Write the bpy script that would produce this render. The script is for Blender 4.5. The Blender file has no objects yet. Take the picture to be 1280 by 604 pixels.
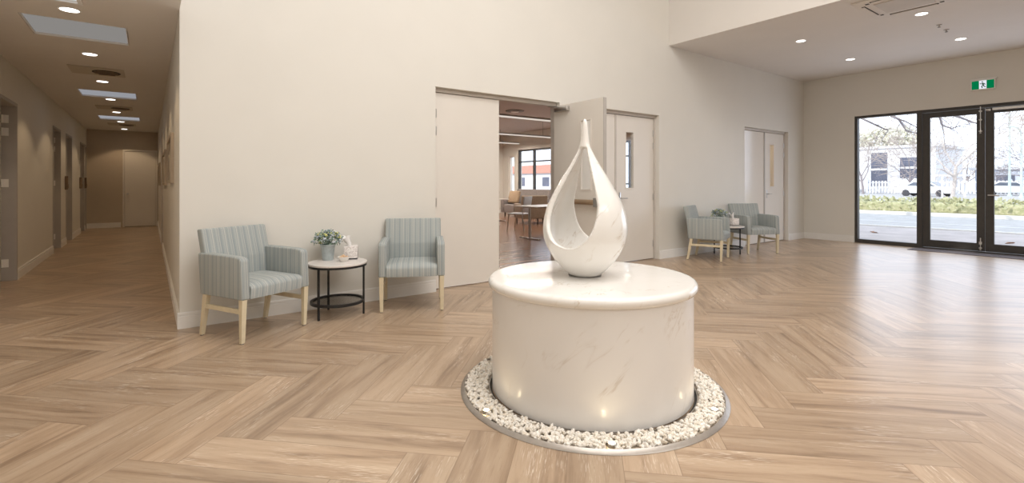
import bpy, bmesh, math, random
from mathutils import Vector, Matrix, noise
C = bpy.context
sc = C.scene
col = sc.collection
PI = math.pi
R = math.radians

# ------------------------------------------------------------------ camera
FPX, CXP, HY, H = 616.0, 640.0, 229.0, 1.22
YAW = 53.635
cam_d = bpy.data.cameras.new('camera')
cam = bpy.data.objects.new('camera', cam_d); col.objects.link(cam)
cam.location = (0, 0, H)
cam.rotation_euler = (R(90), 0, R(YAW - 90))
cam_d.sensor_width = 36; cam_d.lens = FPX / 1280 * 36
cam_d.shift_y = -(302 - HY) / 1280
cam_d.clip_start = 0.05; cam_d.clip_end = 500
sc.camera = cam

# ------------------------------------------------------------------ view, world, sun, large lights
sc.view_settings.view_transform = 'Standard'
sc.view_settings.look = 'None'
sc.view_settings.gamma = 1
sc.view_settings.use_curve_mapping = False
sc.view_settings.exposure = 0.0

w = bpy.data.worlds.new('sky'); sc.world = w; w.use_nodes = True
nt = w.node_tree; bg = nt.nodes['Background']
bg.inputs['Color'].default_value = (0.80, 0.87, 1.0, 1); bg.inputs['Strength'].default_value = 2.35

def lamp(name, typ, loc, energy, color=(1, 1, 1), rot=(0, 0, 0), parent=None, **kw):
    d = bpy.data.lights.new(name, typ); d.energy = energy; d.color = color
    for k, v in kw.items(): setattr(d, k, v)
    o = bpy.data.objects.new(name, d); col.objects.link(o)
    o.location = loc; o.rotation_euler = rot; o.parent = parent
    return o

sun = lamp('sun', 'SUN', (0, 0, 30), 3.0, (1, .95, .86), angle=R(1))
sun.rotation_euler = Vector((.88, -.2, -.43)).to_track_quat('-Z', 'Y').to_euler()
# unseen area lamps added for atrium daylight, above the plinth and behind the camera
lamp('overhead_daylight_fill', 'AREA', (2.6, 1.0, 5.7), 244, (1, .985, .965), shape='RECTANGLE', size=4.5, size_y=3.2)
lamp('rear_daylight_fill', 'AREA', (2.6, -3.9, 4.5), 152, (1, .985, .97), rot=(R(78), 0, 0), shape='RECTANGLE', size=6.4, size_y=1.9)
lamp('entrance_daylight', 'AREA', (11.62, 1.7, 1.4), 34, (.78, .85, 1), rot=(0, R(90), 0), shape='RECTANGLE', size=2.4, size_y=4.4)

# ------------------------------------------------------------------ node helpers
class NT:
    def __init__(s, name):
        s.m = bpy.data.materials.new(name); s.m.use_nodes = True
        s.t = s.m.node_tree; s.t.nodes.clear()
        s.out = s.t.nodes.new('ShaderNodeOutputMaterial')
    def n(s, typ, **kw):
        x = s.t.nodes.new(typ)
        for k, v in kw.items(): setattr(x, k, v)
        return x
    def put(s, sock, v):
        if isinstance(v, bpy.types.NodeSocket): s.t.links.new(v, sock)
        elif v is not None:
            if sock.type == 'RGBA' and len(v) == 3: v = (*v, 1)
            sock.default_value = v
    def math(s, op, a, b=None, c=None):
        x = s.n('ShaderNodeMath', operation=op)
        s.put(x.inputs[0], a)
        if b is not None: s.put(x.inputs[1], b)
        if c is not None: s.put(x.inputs[2], c)
        return x.outputs[0]
    def mix(s, f, a, b, mode='MIX'):
        x = s.n('ShaderNodeMix', data_type='RGBA', blend_type=mode)
        s.put(x.inputs[0], f); s.put(x.inputs[6], a); s.put(x.inputs[7], b)
        return x.outputs[2]
    def mixf(s, f, a, b):
        x = s.n('ShaderNodeMix', data_type='FLOAT')
        s.put(x.inputs[0], f); s.put(x.inputs[2], a); s.put(x.inputs[3], b)
        return x.outputs[0]
    def noise(s, vec, scale, detail=3, rough=.5, dist=0, dim='3D', out=0):
        x = s.n('ShaderNodeTexNoise', noise_dimensions=dim)
        s.put(x.inputs['Vector'], vec)
        x.inputs['Scale'].default_value = scale; x.inputs['Detail'].default_value = detail
        x.inputs['Roughness'].default_value = rough; x.inputs['Distortion'].default_value = dist
        return x.outputs[out]
    def ramp(s, f, stops, interp='LINEAR'):
        x = s.n('ShaderNodeValToRGB'); s.put(x.inputs[0], f)
        e = x.color_ramp.elements; x.color_ramp.interpolation = interp
        while len(e) < len(stops): e.new(.5)
        for k, (p, c) in enumerate(stops):
            e[k].position = p; e[k].color = (*c, 1) if len(c) == 3 else c
        return x.outputs[0]
    def comb(s, x, y, z):
        k = s.n('ShaderNodeCombineXYZ')
        s.put(k.inputs[0], x); s.put(k.inputs[1], y); s.put(k.inputs[2], z)
        return k.outputs[0]
    def obj(s): return s.n('ShaderNodeTexCoord').outputs['Object']
    def pos(s): return s.n('ShaderNodeNewGeometry').outputs['Position']
    def sep(s, v):
        x = s.n('ShaderNodeSeparateXYZ'); s.put(x.inputs[0], v); return x.outputs
    def bump(s, h, strength=.2, dist=.01):
        x = s.n('ShaderNodeBump'); s.put(x.inputs['Height'], h)
        x.inputs['Strength'].default_value = strength; x.inputs['Distance'].default_value = dist
        return x.outputs[0]
    def pbr(s, color, rough=.5, metal=0, normal=None, spec=None, emit=None, estr=0, coat=0):
        b = s.n('ShaderNodeBsdfPrincipled')
        s.put(b.inputs['Base Color'], color); s.put(b.inputs['Roughness'], rough); s.put(b.inputs['Metallic'], metal)
        if normal is not None: s.put(b.inputs['Normal'], normal)
        if spec is not None: s.put(b.inputs['Specular IOR Level'], spec)
        if emit is not None:
            s.put(b.inputs['Emission Color'], emit); b.inputs['Emission Strength'].default_value = estr
        if coat: b.inputs['Coat Weight'].default_value = coat; b.inputs['Coat Roughness'].default_value = .08
        s.t.links.new(b.outputs[0], s.out.inputs[0]); return s.m

def simple(name, color, rough=.5, metal=0, var=.04, scale=8, spec=None, bump=0):
    t = NT(name); o = t.obj(); f = t.noise(o, scale, 4)
    lo = tuple(c * (1 - var) for c in color); hi = tuple(min(1, c * (1 + var)) for c in color)
    nrm = t.bump(t.noise(o, 180, 2), bump, .003) if bump else None
    return t.pbr(t.ramp(f, [(.3, lo), (.7, hi)]), rough, metal, nrm, spec)

def emis(name, color, strength):
    t = NT(name); e = t.n('ShaderNodeEmission'); e.inputs[0].default_value = (*color, 1); e.inputs[1].default_value = strength
    t.t.links.new(e.outputs[0], t.out.inputs[0]); return t.m

M = {}
M['wall'] = simple('wall_paint', (.775, .748, .690), .6, var=.012, scale=2, bump=.03)
M['ceil'] = simple('ceiling_paint', (.80, .76, .715), .75, var=.012, scale=2)
M['trim'] = simple('skirting_paint', (.90, .88, .845), .4, var=.015)
M['leaf'] = simple('door_paint', (.80, .755, .695), .38, var=.012, scale=3)
M['frame_grey'] = simple('door_frame_paint', (.46, .43, .40), .45, var=.03)
M['frame_light'] = simple('steel_door_frame', (.60, .55, .50), .45, var=.03)
M['chrome'] = simple('satin_steel', (.62, .61, .60), .28, 1, var=.05, scale=30)
M['bronze'] = simple('dark_window_aluminium', (.055, .050, .046), .42, 0, var=.08, scale=20)
M['black'] = simple('black_powder_coat', (.012, .012, .013), .42, var=.1)
M['beech'] = simple('pale_limed_beech', (.74, .64, .45), .45, var=.05, scale=14)
M['rubber'] = simple('grey_glide', (.25, .24, .22), .6)
M['rim'] = simple('brushed_rim_metal', (.44, .40, .36), .35, .6, var=.06, scale=40)
M['dark'] = simple('painted_recess_shade', (.05, .045, .04), .8)  # flat dark colour painting the shade in gaps, slots and vent openings
M['pot'] = simple('pale_blue_zinc', (.47, .53, .54), .5, .15, var=.12, scale=30)
M['white_cer'] = simple('white_ceramic', (.84, .81, .77), .3, var=.03)
M['tissue'] = simple('tissue_paper', (.88, .86, .84), .9, var=.02)
M['sweet'] = simple('peach_wrapped_sweets', (.85, .55, .33), .4, var=.25, scale=60)
M['green_leaf'] = simple('dusty_green_leaf', (.20, .29, .23), .6, var=.4, scale=40)
M['blue_fl'] = simple('pale_blue_petals', (.56, .61, .66), .7, var=.3, scale=60)
M['yel_fl'] = simple('lime_yellow_petals', (.80, .78, .32), .7, var=.2, scale=60)
M['grille'] = simple('grille_plastic', (.60, .54, .46), .55, var=.03)
M['matt'] = simple('charcoal_entrance_mat', (.12, .10, .10), .95, var=.25, scale=120, bump=.3)
M['bar_wood'] = simple('tan_panic_bar', (.40, .29, .19), .4, .4, var=.06)
M['pic_wood'] = simple('tan_picture_frame', (.50, .41, .31), .4, var=.08)
M['pic'] = simple('picture_print', (.34, .30, .25), .12, var=.5, scale=14)
M['pic_frame'] = simple('brown_picture_frame', (.24, .17, .11), .4, var=.1)
M['sign_green'] = emis('exit_green', (.0, .25, .085), .75)
M['sign_white'] = emis('exit_white', (.86, .87, .95), .95)
M['sign_dark'] = emis('exit_figure_green', (.005, .08, .035), .6)
M['led'] = emis('warm_led', (1, .84, .50), 14)
M['lamp_lens'] = emis('downlight_lens', (1, .95, .88), 6)
M['tube'] = emis('pendant_diffuser', (1, .90, .80), .72)
M['sofa_f'] = simple('taupe_upholstery', (.30, .23, .17), .8, var=.12, scale=30)
M['sofa_g'] = simple('grey_upholstery', (.30, .27, .26), .8, var=.12, scale=30)
M['cush'] = simple('tan_cushion', (.45, .33, .22), .8, var=.1, scale=30)
M['chair_g'] = simple('silver_grey_shell', (.44, .46, .50), .4, var=.06)
M['table_t'] = simple('pale_table_laminate', (.62, .56, .50), .3, var=.05)
M['asphalt'] = simple('asphalt', (.43, .425, .42), .9, var=.12, scale=3)
M['paving'] = simple('footpath_concrete', (.45, .41, .40), .9, var=.15, scale=2)
M['kerb'] = simple('concrete_kerb', (.72, .70, .66), .9, var=.06)
M['bwhite'] = simple('white_render', (.72, .72, .74), .8, var=.05)
M['bblue'] = simple('pale_blue_cladding', (.50, .54, .64), .8, var=.08)
M['bglass'] = simple('tinted_glazing', (.10, .11, .16), .3, var=.2, scale=1)
M['car'] = simple('white_car_paint', (.78, .79, .82), .25, var=.02)
M['cglass'] = simple('car_glass', (.12, .14, .18), .15, var=.1)
M['tyre'] = simple('tyre_rubber', (.05, .05, .06), .8)
M['bark'] = simple('pale_bark', (.56, .51, .48), .9, var=.2, scale=12)
M['bark_d'] = simple('grey_bark', (.27, .24, .25), .9, var=.2, scale=12)
M['pole'] = simple('pole_green_grey', (.50, .58, .56), .6)
M['brown_leaf'] = simple('dry_leaf', (.35, .17, .09), .8, var=.3, scale=30)
M['tree_far'] = simple('haze_paled_foliage', (.66, .64, .52), .9, var=.3, scale=1.5)  # haze and overexposure put into the pale foliage colour
M['twig'] = simple('pale_twigs', (.42, .36, .33), .9, var=.15, scale=3)

def mk_hedge():
    t = NT('clipped_hedge'); o = t.obj()
    f = t.noise(o, 9, 5, .7)
    return t.pbr(t.ramp(f, [(.3, (.22, .24, .12)), (.5, (.40, .40, .23)), (.7, (.56, .52, .37))]), .8)
M['hedge'] = mk_hedge()

def mk_glass(name, tint=(.97, .98, .98)):
    t = NT(name)
    tr = t.n('ShaderNodeBsdfTransparent'); tr.inputs[0].default_value = (*tint, 1)
    gl = t.n('ShaderNodeBsdfGlossy'); gl.inputs['Roughness'].default_value = .02
    lw = t.n('ShaderNodeLayerWeight'); lw.inputs[0].default_value = .5
    fm = t.math('ADD', t.math('MULTIPLY', t.math('POWER', lw.outputs['Facing'], 4), .55), .03)
    mx = t.n('ShaderNodeMixShader'); t.put(mx.inputs[0], fm)
    t.t.links.new(tr.outputs[0], mx.inputs[1]); t.t.links.new(gl.outputs[0], mx.inputs[2])
    t.t.links.new(mx.outputs[0], t.out.inputs[0]); return t.m
M['glass'] = mk_glass('clear_glass')
M['glass_dark'] = mk_glass('smoked_glass', (.68, .66, .63))

def mk_marble(name, base, rough, vein=(.60, .52, .44), scale=1.0, amount=.55, coat=0):
    t = NT(name); o = t.obj()
    def dot(vec):
        x = t.n('ShaderNodeVectorMath', operation='DOT_PRODUCT'); t.put(x.inputs[0], o); x.inputs[1].default_value = vec; return x.outputs['Value']
    v = t.comb(t.math('MULTIPLY', dot((.54, -.40, .74)), 1.5 * scale), t.math('MULTIPLY', dot((-.60, .44, .67)), 6.5 * scale), t.math('MULTIPLY', dot((.59, .80, 0)), 4.5 * scale))
    wv = t.noise(v, 1.0, 4, .55, .5)
    l1 = t.math('ABSOLUTE', t.math('SUBTRACT', wv, .5))
    line = t.ramp(l1, [(0, (1, 1, 1)), (.012, (.25, .25, .25)), (.035, (0, 0, 0))])
    msk = t.ramp(t.noise(o, 3.2 * scale, 3, .6), [(.52, (0, 0, 0)), (.66, (1, 1, 1))])
    f = t.math('MULTIPLY', t.math('MULTIPLY', line, msk), amount)
    cloud = t.noise(o, 2.2 * scale, 4)
    lo = tuple(c * .955 for c in base)
    cc = t.ramp(cloud, [(.35, lo), (.65, base)])
    return t.pbr(t.mix(f, cc, vein), rough, coat=coat)
M['marble'] = mk_marble('white_marble', (.89, .868, .845), .28, coat=.25)
M['marble_s'] = mk_marble('polished_cream_marble', (.92, .895, .855), .16, vein=(.62, .53, .43), scale=1.7, amount=1.0, coat=.4)
M['terrazzo'] = mk_marble('speckled_marble_top', (.82, .77, .73), .25, vein=(.30, .27, .25), scale=5, amount=.8)

def mk_gravel():
    t = NT('white_gravel'); o = t.obj()
    f = t.noise(o, 38, 3, .6)
    return t.pbr(t.ramp(f, [(.3, (.78, .68, .55)), (.5, (.91, .86, .78)), (.7, (.95, .93, .89))]), .55)
M['gravel'] = mk_gravel()

def mk_floor(name='limed_oak_herringbone', dark=1.0):
    t = NT(name); p = t.sep(t.pos()); X, Y = p[0], p[1]
    W = .24
    k = 1 / math.sqrt(2)
    u = t.math('ADD', t.math('MULTIPLY', t.math('ADD', X, Y), k), .025 + 24)
    v = t.math('ADD', t.math('MULTIPLY', t.math('SUBTRACT', X, Y), k), -.155 + 24)
    iu = t.math('DIVIDE', u, W); jv = t.math('DIVIDE', v, W)
    i = t.math('FLOOR', iu); j = t.math('FLOOR', jv)
    fi = t.math('FRACT', iu); fj = t.math('FRACT', jv)
    d = t.math('ADD', t.math('SUBTRACT', i, j), -9 + 800)
    kk = t.math('MODULO', d, 8)
    blk = t.math('FLOOR', t.math('DIVIDE', d, 8))
    isU = t.math('LESS_THAN', kk, 3.5)
    # position along and across the plank, 0..4 and 0..1
    aU = t.math('ADD', kk, fi)
    kv = t.math('SUBTRACT', 7, kk)
    aV = t.math('ADD', kv, fj)
    along = t.mixf(isU, aV, aU); across = t.mixf(isU, fi, fj)
    idx = t.mixf(isU, t.math('ADD', i, 517.3), j)
    wn = t.n('ShaderNodeTexWhiteNoise', noise_dimensions='2D'); t.put(wn.inputs['Vector'], t.comb(idx, blk, 0))
    rnd = t.sep(wn.outputs['Color'])
    gx = t.math('ADD', t.math('MULTIPLY', along, .24), t.math('MULTIPLY', rnd[0], 40))
    gy = t.math('ADD', t.math('MULTIPLY', across, .24), t.math('MULTIPLY', rnd[1], 40))
    g1 = t.noise(t.comb(t.math('MULTIPLY', gx, 1.3), t.math('MULTIPLY', gy, 15), rnd[2]), 1.0, 4, .55, .6)
    g2 = t.noise(t.comb(t.math('MULTIPLY', gx, 5), t.math('MULTIPLY', gy, 130), rnd[2]), 1.0, 4, .65, .3)
    g3 = t.noise(t.comb(t.math('MULTIPLY', gx, 2.2), t.math('MULTIPLY', gy, 7), rnd[0]), 1.0, 2, .5)
    base = t.ramp(g1, [(.27, (.27, .182, .116)), (.41, (.40, .279, .184)), (.54, (.485, .352, .240)), (.75, (.55, .418, .295))])
    base = t.mix(t.math('MULTIPLY', t.math('SUBTRACT', g2, .5), 1.1), base, (.62, .48, .36))
    # pale limed pores in patches
    pores = t.ramp(t.noise(t.comb(t.math('MULTIPLY', gx, 14), t.math('MULTIPLY', gy, 210), rnd[1]), 1, 2, .5), [(.56, (0, 0, 0)), (.66, (1, 1, 1))])
    pm = t.ramp(g3, [(.52, (0, 0, 0)), (.64, (1, 1, 1))])
    base = t.mix(t.math('MULTIPLY', t.math('MULTIPLY', pores, pm), .62), base, (.82, .72, .60))
    dkp = t.ramp(t.noise(t.comb(t.math('MULTIPLY', gx, 9), t.math('MULTIPLY', gy, 170), rnd[2]), 1, 3, .6), [(.60, (0, 0, 0)), (.72, (1, 1, 1))])
    base = t.mix(t.math('MULTIPLY', dkp, .42), base, (.21, .13, .07))
    # tone per plank
    tone = t.math('ADD', t.math('MULTIPLY', rnd[2], .24), .86 * dark)
    base = t.mix(1.0, base, t.comb(tone, tone, tone), 'MULTIPLY')
    # joints
    e1 = t.math('MINIMUM', across, t.math('SUBTRACT', 1, across))
    e2 = t.math('MINIMUM', along, t.math('SUBTRACT', 4, along))
    e = t.math('MINIMUM', e1, e2)
    joint = t.ramp(e, [(0, (1, 1, 1)), (.012, (0, 0, 0))])
    base = t.mix(t.math('MULTIPLY', joint, .65), base, (.16, .095, .055))
    rg = t.math('ADD', t.math('MULTIPLY', g2, .10), .25)
    hgt = t.math('SUBTRACT', t.math('MULTIPLY', g2, .35), t.math('MULTIPLY', joint, .8))
    return t.pbr(base, rg, 0, t.bump(hgt, .045, .004), .62)
M['floor'] = mk_floor()

def mk_fabric():
    t = NT('striped_blue_grey_fabric')
    uv = t.n('ShaderNodeTexCoord').outputs['UV']; s = t.sep(uv)
    o = t.obj()
    x = t.math('ADD', t.math('DIVIDE', s[0], .105), 40.0)
    f = t.math('FRACT', x)
    A = (.375, .405, .40); B = (.325, .36, .365); L = (.56, .555, .505); G = (.43, .45, .43); D = (.285, .325, .335)
    c = t.ramp(f, [(0, L), (.06, A), (.20, D), (.24, A), (.34, G), (.44, B), (.52, L), (.56, B), (.68, D), (.72, A), (.84, G), (.94, B)], 'CONSTANT')
    wv = t.noise(o, 260, 3, .7)
    c = t.mix(t.math('MULTIPLY', t.math('SUBTRACT', wv, .35), .5), c, (.60, .62, .60))
    return t.pbr(c, .9, 0, t.bump(wv, .25, .002), .2)
M['fabric'] = mk_fabric()

def mk_pattern():
    t = NT('leaf_print_box'); o = t.obj()
    f = t.noise(o, 34, 3, .6, 1.5)
    l = t.math('ABSOLUTE', t.math('SUBTRACT', f, .5))
    return t.pbr(t.ramp(l, [(0, (.42, .36, .36)), (.02, (.62, .56, .54)), (.045, (.86, .82, .79))]), .6)
M['print'] = mk_pattern()

# ------------------------------------------------------------------ mesh helpers
class MB:
    def __init__(s): s.b = bmesh.new()
    def add(s, verts, faces):
        vs = [s.b.verts.new(v) for v in verts]
        for f in faces:
            try: s.b.faces.new([vs[k] for k in f])
            except ValueError: pass
        return vs
    def box(s, x0, x1, y0, y1, z0, z1, bev=0, seg=2, mat=None):
        v = [(x, y, z) for x in (x0, x1) for y in (y0, y1) for z in (z0, z1)]
        f = [(0, 1, 3, 2), (4, 6, 7, 5), (0, 4, 5, 1), (2, 3, 7, 6), (0, 2, 6, 4), (1, 5, 7, 3)]
        t = bmesh.new(); vs = [t.verts.new(p) for p in v]
        for q in f: t.faces.new([vs[k] for k in q])
        if bev: bmesh.ops.bevel(t, geom=t.edges[:], offset=bev, segments=seg, profile=.5, affect='EDGES')
        s.merge(t, mat); return s
    def merge(s, t, mat=None):
        if mat is not None: bmesh.ops.transform(t, matrix=mat, verts=t.verts)
        me = bpy.data.meshes.new('tmp'); t.to_mesh(me); t.free()
        s.b.from_mesh(me); bpy.data.meshes.remove(me)
    def hexa(s, bot, top, bev=0, seg=2):
        t = bmesh.new(); vs = [t.verts.new(p) for p in list(bot) + list(top)]
        for q in ((3, 2, 1, 0), (4, 5, 6, 7), (0, 1, 5, 4), (1, 2, 6, 5), (2, 3, 7, 6), (3, 0, 4, 7)): t.faces.new([vs[k] for k in q])
        if bev: bmesh.ops.bevel(t, geom=t.edges[:], offset=bev, segments=seg, profile=.5, affect='EDGES')
        s.merge(t); return s
    def lathe(s, prof, n=32, c=(0, 0, 0), close=True, sx=1, sy=1):
        rings = []
        for r, z in prof:
            if r <= 1e-6: rings.append([s.b.verts.new((c[0], c[1], c[2] + z))])
            else: rings.append([s.b.verts.new((c[0] + sx * r * math.cos(2 * PI * k / n), c[1] + sy * r * math.sin(2 * PI * k / n), c[2] + z)) for k in range(n)])
        for a, b in zip(rings, rings[1:]):
            for k in range(n):
                q = [a[k % len(a)], a[(k + 1) % len(a)] if len(a) > 1 else None, b[(k + 1) % len(b)] if len(b) > 1 else None, b[k % len(b)]]
                q = [v for v in q if v is not None]
                if len(set(q)) >= 3:
                    try: s.b.faces.new(q)
                    except ValueError: pass
        return s
    def tube(s, pts, rad, n=8, cap=True):
        pts = [Vector(p) for p in pts]
        rads = rad if isinstance(rad, (list, tuple)) else [rad] * len(pts)
        rings = []; ref = None
        for k, p in enumerate(pts):
            d = (pts[min(k + 1, len(pts) - 1)] - pts[max(k - 1, 0)]).normalized()
            if ref is None: ref = d.orthogonal().normalized()
            a = (ref - d * ref.dot(d)); a = a.normalized() if a.length > 1e-5 else d.orthogonal().normalized(); ref = a
            b = d.cross(a)
            rings.append([s.b.verts.new(p + rads[k] * (math.cos(2 * PI * q / n) * a + math.sin(2 * PI * q / n) * b)) for q in range(n)])
        for a, b in zip(rings, rings[1:]):
            for k in range(n): s.b.faces.new((a[k], a[(k + 1) % n], b[(k + 1) % n], b[k]))
        if cap:
            s.b.faces.new(list(reversed(rings[0]))); s.b.faces.new(rings[-1])
        return s
    def ball(s, c, r, sub=2, sx=1, sy=1, sz=1):
        t = bmesh.new(); bmesh.ops.create_icosphere(t, subdivisions=sub, radius=1)
        s.merge(t, Matrix.Translation(c) @ Matrix.Diagonal((r * sx, r * sy, r * sz, 1))); return s
    def prism(s, poly, axis, a0, a1, bev=0, seg=2, bev_filter=None):
        """poly: 2-D points; axis: which coordinate is extruded (0,1,2)."""
        def P(q, a):
            q = list(q); q.insert(axis, a); return q
        t = bmesh.new()
        A = [t.verts.new(P(q, a0)) for q in poly]; B = [t.verts.new(P(q, a1)) for q in poly]
        t.faces.new(A); t.faces.new(list(reversed(B)))
        n = len(poly)
        for k in range(n): t.faces.new((A[k], B[k], B[(k + 1) % n], A[(k + 1) % n]))
        bmesh.ops.recalc_face_normals(t, faces=t.faces)
        if bev: bmesh.ops.bevel(t, geom=t.edges[:], offset=bev, segments=seg, profile=.5, affect='EDGES')
        s.merge(t); return s
    def uv(s, fn):
        l = s.b.loops.layers.uv.verify()
        s.b.normal_update()
        for f in s.b.faces:
            for lp in f.loops: lp[l].uv = fn(lp.vert.co, f.normal)
        return s
    def build(s, name, mat, parent=None, smooth=None, loc=None):
        bmesh.ops.recalc_face_normals(s.b, faces=s.b.faces)
        me = bpy.data.meshes.new(name); s.b.to_mesh(me); s.b.free()
        o = bpy.data.objects.new(name, me); col.objects.link(o)
        me.materials.append(M[mat] if isinstance(mat, str) else mat)
        if smooth is not None:
            for p in me.polygons: p.use_smooth = True
            if smooth < 180: me.set_sharp_from_angle(angle=R(smooth))
        if parent: o.parent = parent
        if loc: o.location = loc
        return o

def tag(o, label=None, cat=None, group=None, kind=None):
    if label: o['label'] = label
    if cat: o['category'] = cat
    if group: o['group'] = group
    if kind: o['kind'] = kind
    return o
def empty(name, loc=(0, 0, 0), rz=0, label=None, cat=None, group=None, kind=None):
    o = bpy.data.objects.new(name, None); col.objects.link(o)
    o.location = loc; o.rotation_euler = (0, 0, rz); o.empty_display_size = .1
    return tag(o, label, cat, group, kind)
def copy_tree(o, parent=None):
    c = o.copy(); col.objects.link(c); c.parent = parent
    for ch in list(o.children): copy_tree(ch, c)
    return c
def struct(o, label, cat): return tag(o, label, cat, None, 'structure')

def rect_cells(a0, a1, b0, b1, holes):
    """split the rectangle a x b around rectangular holes"""
    As = sorted({a0, a1, *[h[0] for h in holes], *[h[1] for h in holes]}); Bs = sorted({b0, b1, *[h[2] for h in holes], *[h[3] for h in holes]})
    As = [a for a in As if a0 <= a <= a1]; Bs = [b for b in Bs if b0 <= b <= b1]
    out = []
    for p, q in zip(As, As[1:]):
        run = None
        for r_, t_ in zip(Bs, Bs[1:]):
            mx, my = (p + q) / 2, (r_ + t_) / 2
            solid = not any(h[0] < mx < h[1] and h[2] < my < h[3] for h in holes)
            if solid and run: run[3] = t_
            elif solid: run = [p, q, r_, t_]
            if not solid and run: out.append(run); run = None
        if run: out.append(run)
    return out
def slab(mb, axis, t0, t1, a0, a1, b0, b1, holes=()):
    for p, q, r_, t_ in rect_cells(a0, a1, b0, b1, list(holes)):
        if axis == 'x': mb.box(t0, t1, p, q, r_, t_)
        elif axis == 'y': mb.box(p, q, t0, t1, r_, t_)
        else: mb.box(p, q, r_, t_, t0, t1)
    return mb

# ------------------------------------------------------------------ the shell
WY, WT = 4.97, .15          # far wall of the foyer
EX = 11.70                  # entrance wall
XL, XR = -1.35, .205        # corridor
CY1 = 17.4
DH = 2.308                  # heads of the door recesses
D1, D2, D3 = (2.593, 4.458), (4.727, 6.592), (9.203, 10.979)
EZ = 2.593
EN = (-.35, 3.994)          # entrance glazing
ROOMH = 3.2
YB = 16.5

mb = MB(); mb.box(XL - .6, EX + .05, -4.2, CY1 + .2, -.12, 0)
struct(mb.build('floor', 'floor'), 'pale limed oak herringbone floor running through foyer and corridor', 'floor')

mb = MB(); mb.box(XR + .125, EX, WY + WT * .7, YB, .0005, .004)
def mk_lfloor():
    t = NT('red_brown_boards'); p = t.sep(t.pos())
    row = t.math('FLOOR', t.math('DIVIDE', p[1], .16))
    g = t.noise(t.comb(t.math('MULTIPLY', p[0], 1.1), t.math('MULTIPLY', p[1], 9), row), 1, 4, .6)
    return t.pbr(t.ramp(g, [(.3, (.17, .085, .05)), (.5, (.28, .15, .09)), (.7, (.38, .22, .14))]), .22)
struct(mb.build('floor', mk_lfloor()), 'glossy red-brown board floor of the lounge beyond the open doorway', 'floor')
mb = MB(); slab(mb, 'y', WY, WY + WT, XR, EX, 0, 6, [(D1[0], D1[1], -1, DH), (D2[0], D2[1], -1, DH), (D3[0], D3[1], -1, DH)])
struct(mb.build('wall_back', 'wall'), 'long cream wall with three double doorways behind the chairs', 'wall')
mb = MB(); slab(mb, 'x', XR, XR + .125, WY + WT, CY1, 0, 3.4, [(11.05, 12.0, -1, 2.2)])
struct(mb.build('wall_corridor', 'wall'), 'cream right-hand wall of the corridor hung with pictures', 'wall')
cd = [(7.78, 8.72), (11.62, 12.52), (13.3, 14.2), (15.85, 16.72), (16.9, 17.25)]
mb = MB(); slab(mb, 'x', XL - .22, XL, -4, CY1, 0, 6, [(a, b, -1, 2.22) for a, b in cd]); mb.box(XL - .25, XL - .221, -4, CY1, 0, 6)  # outer slab is unseen, added to block light at the door gaps
struct(mb.build('wall_left', 'wall'), 'left-hand corridor wall with grey door frames, warmly lit', 'wall')
mb = MB(); slab(mb, 'y', CY1, CY1 + .15, XL - .16, XR + .125, 0, 3.4, [(-.59, .19, -1, 2.15)]); mb.box(XL - .16, XR + .125, CY1 + .15, CY1 + .18, 0, 3.4)  # thin box behind is added to stop light leaking round the door
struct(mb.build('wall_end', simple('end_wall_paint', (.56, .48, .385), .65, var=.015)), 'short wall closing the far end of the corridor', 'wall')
WIN2, WIN3 = (13.2, 15.5), (8.6, 12.6)
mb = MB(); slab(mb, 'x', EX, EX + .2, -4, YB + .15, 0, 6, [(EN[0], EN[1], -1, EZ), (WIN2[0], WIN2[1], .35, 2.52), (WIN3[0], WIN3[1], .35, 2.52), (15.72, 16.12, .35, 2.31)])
struct(mb.build('wall_right', 'wall'), 'cream wall around the glazed entrance doors', 'wall')
mb = MB(); mb.box(XL - .16, EX + .2, -4.2, -4, 0, 6)
struct(mb.build('wall_front', 'wall'), 'plain cream wall behind the viewpoint', 'wall')
mb = MB(); mb.box(XR + .125, EX, YB, YB + .15, 0, 3.4)
struct(mb.build('wall_lounge', 'wall'), 'cream far wall of the lounge seen through the open doorway', 'wall')
# ceilings
SKY = [(-.90, -.165, 5.85, 6.60), (-.90, -.165, 10.05, 10.80), (-.90, -.165, 13.70, 14.50)]
mb = MB(); slab(mb, 'z', 2.67, 2.80, XL, XR, 4.5, CY1, SKY)
mb.box(XL, XR, 4.4, 4.5, 2.67, 5.8)
struct(mb.build('ceiling', 'ceil'), 'low corridor ceiling with downlights and square skylight panels', 'ceiling')
mb = MB(); mb.box(6.85, EX, -4, WY, 3.47, 3.62); mb.box(6.85, 6.97, -4, WY, 3.62, 5.8)
struct(mb.build('ceiling', 'ceil'), 'lower ceiling over the entrance with its bright bulkhead edge', 'ceiling')
mb = MB(); mb.box(XL, 6.85, -4, WY, 5.8, 5.95)
struct(mb.build('ceiling', 'ceil'), 'high atrium ceiling above the plinth', 'ceiling')
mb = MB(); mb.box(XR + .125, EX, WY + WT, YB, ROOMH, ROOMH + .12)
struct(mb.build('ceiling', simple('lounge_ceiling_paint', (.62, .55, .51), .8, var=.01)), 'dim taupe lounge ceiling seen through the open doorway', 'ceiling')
# partition room behind the third doorway
mb = MB(); mb.box(8.9, 9.0, WY + WT, 7.3, 0, ROOMH); mb.box(9.0, EX, 7.2, 7.3, 0, ROOMH)
struct(mb.build('wall_store', simple('tan_partition', (.62, .50, .36), .7, var=.02)), 'tan wall seen through the glass slot of the farthest door', 'wall')

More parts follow.
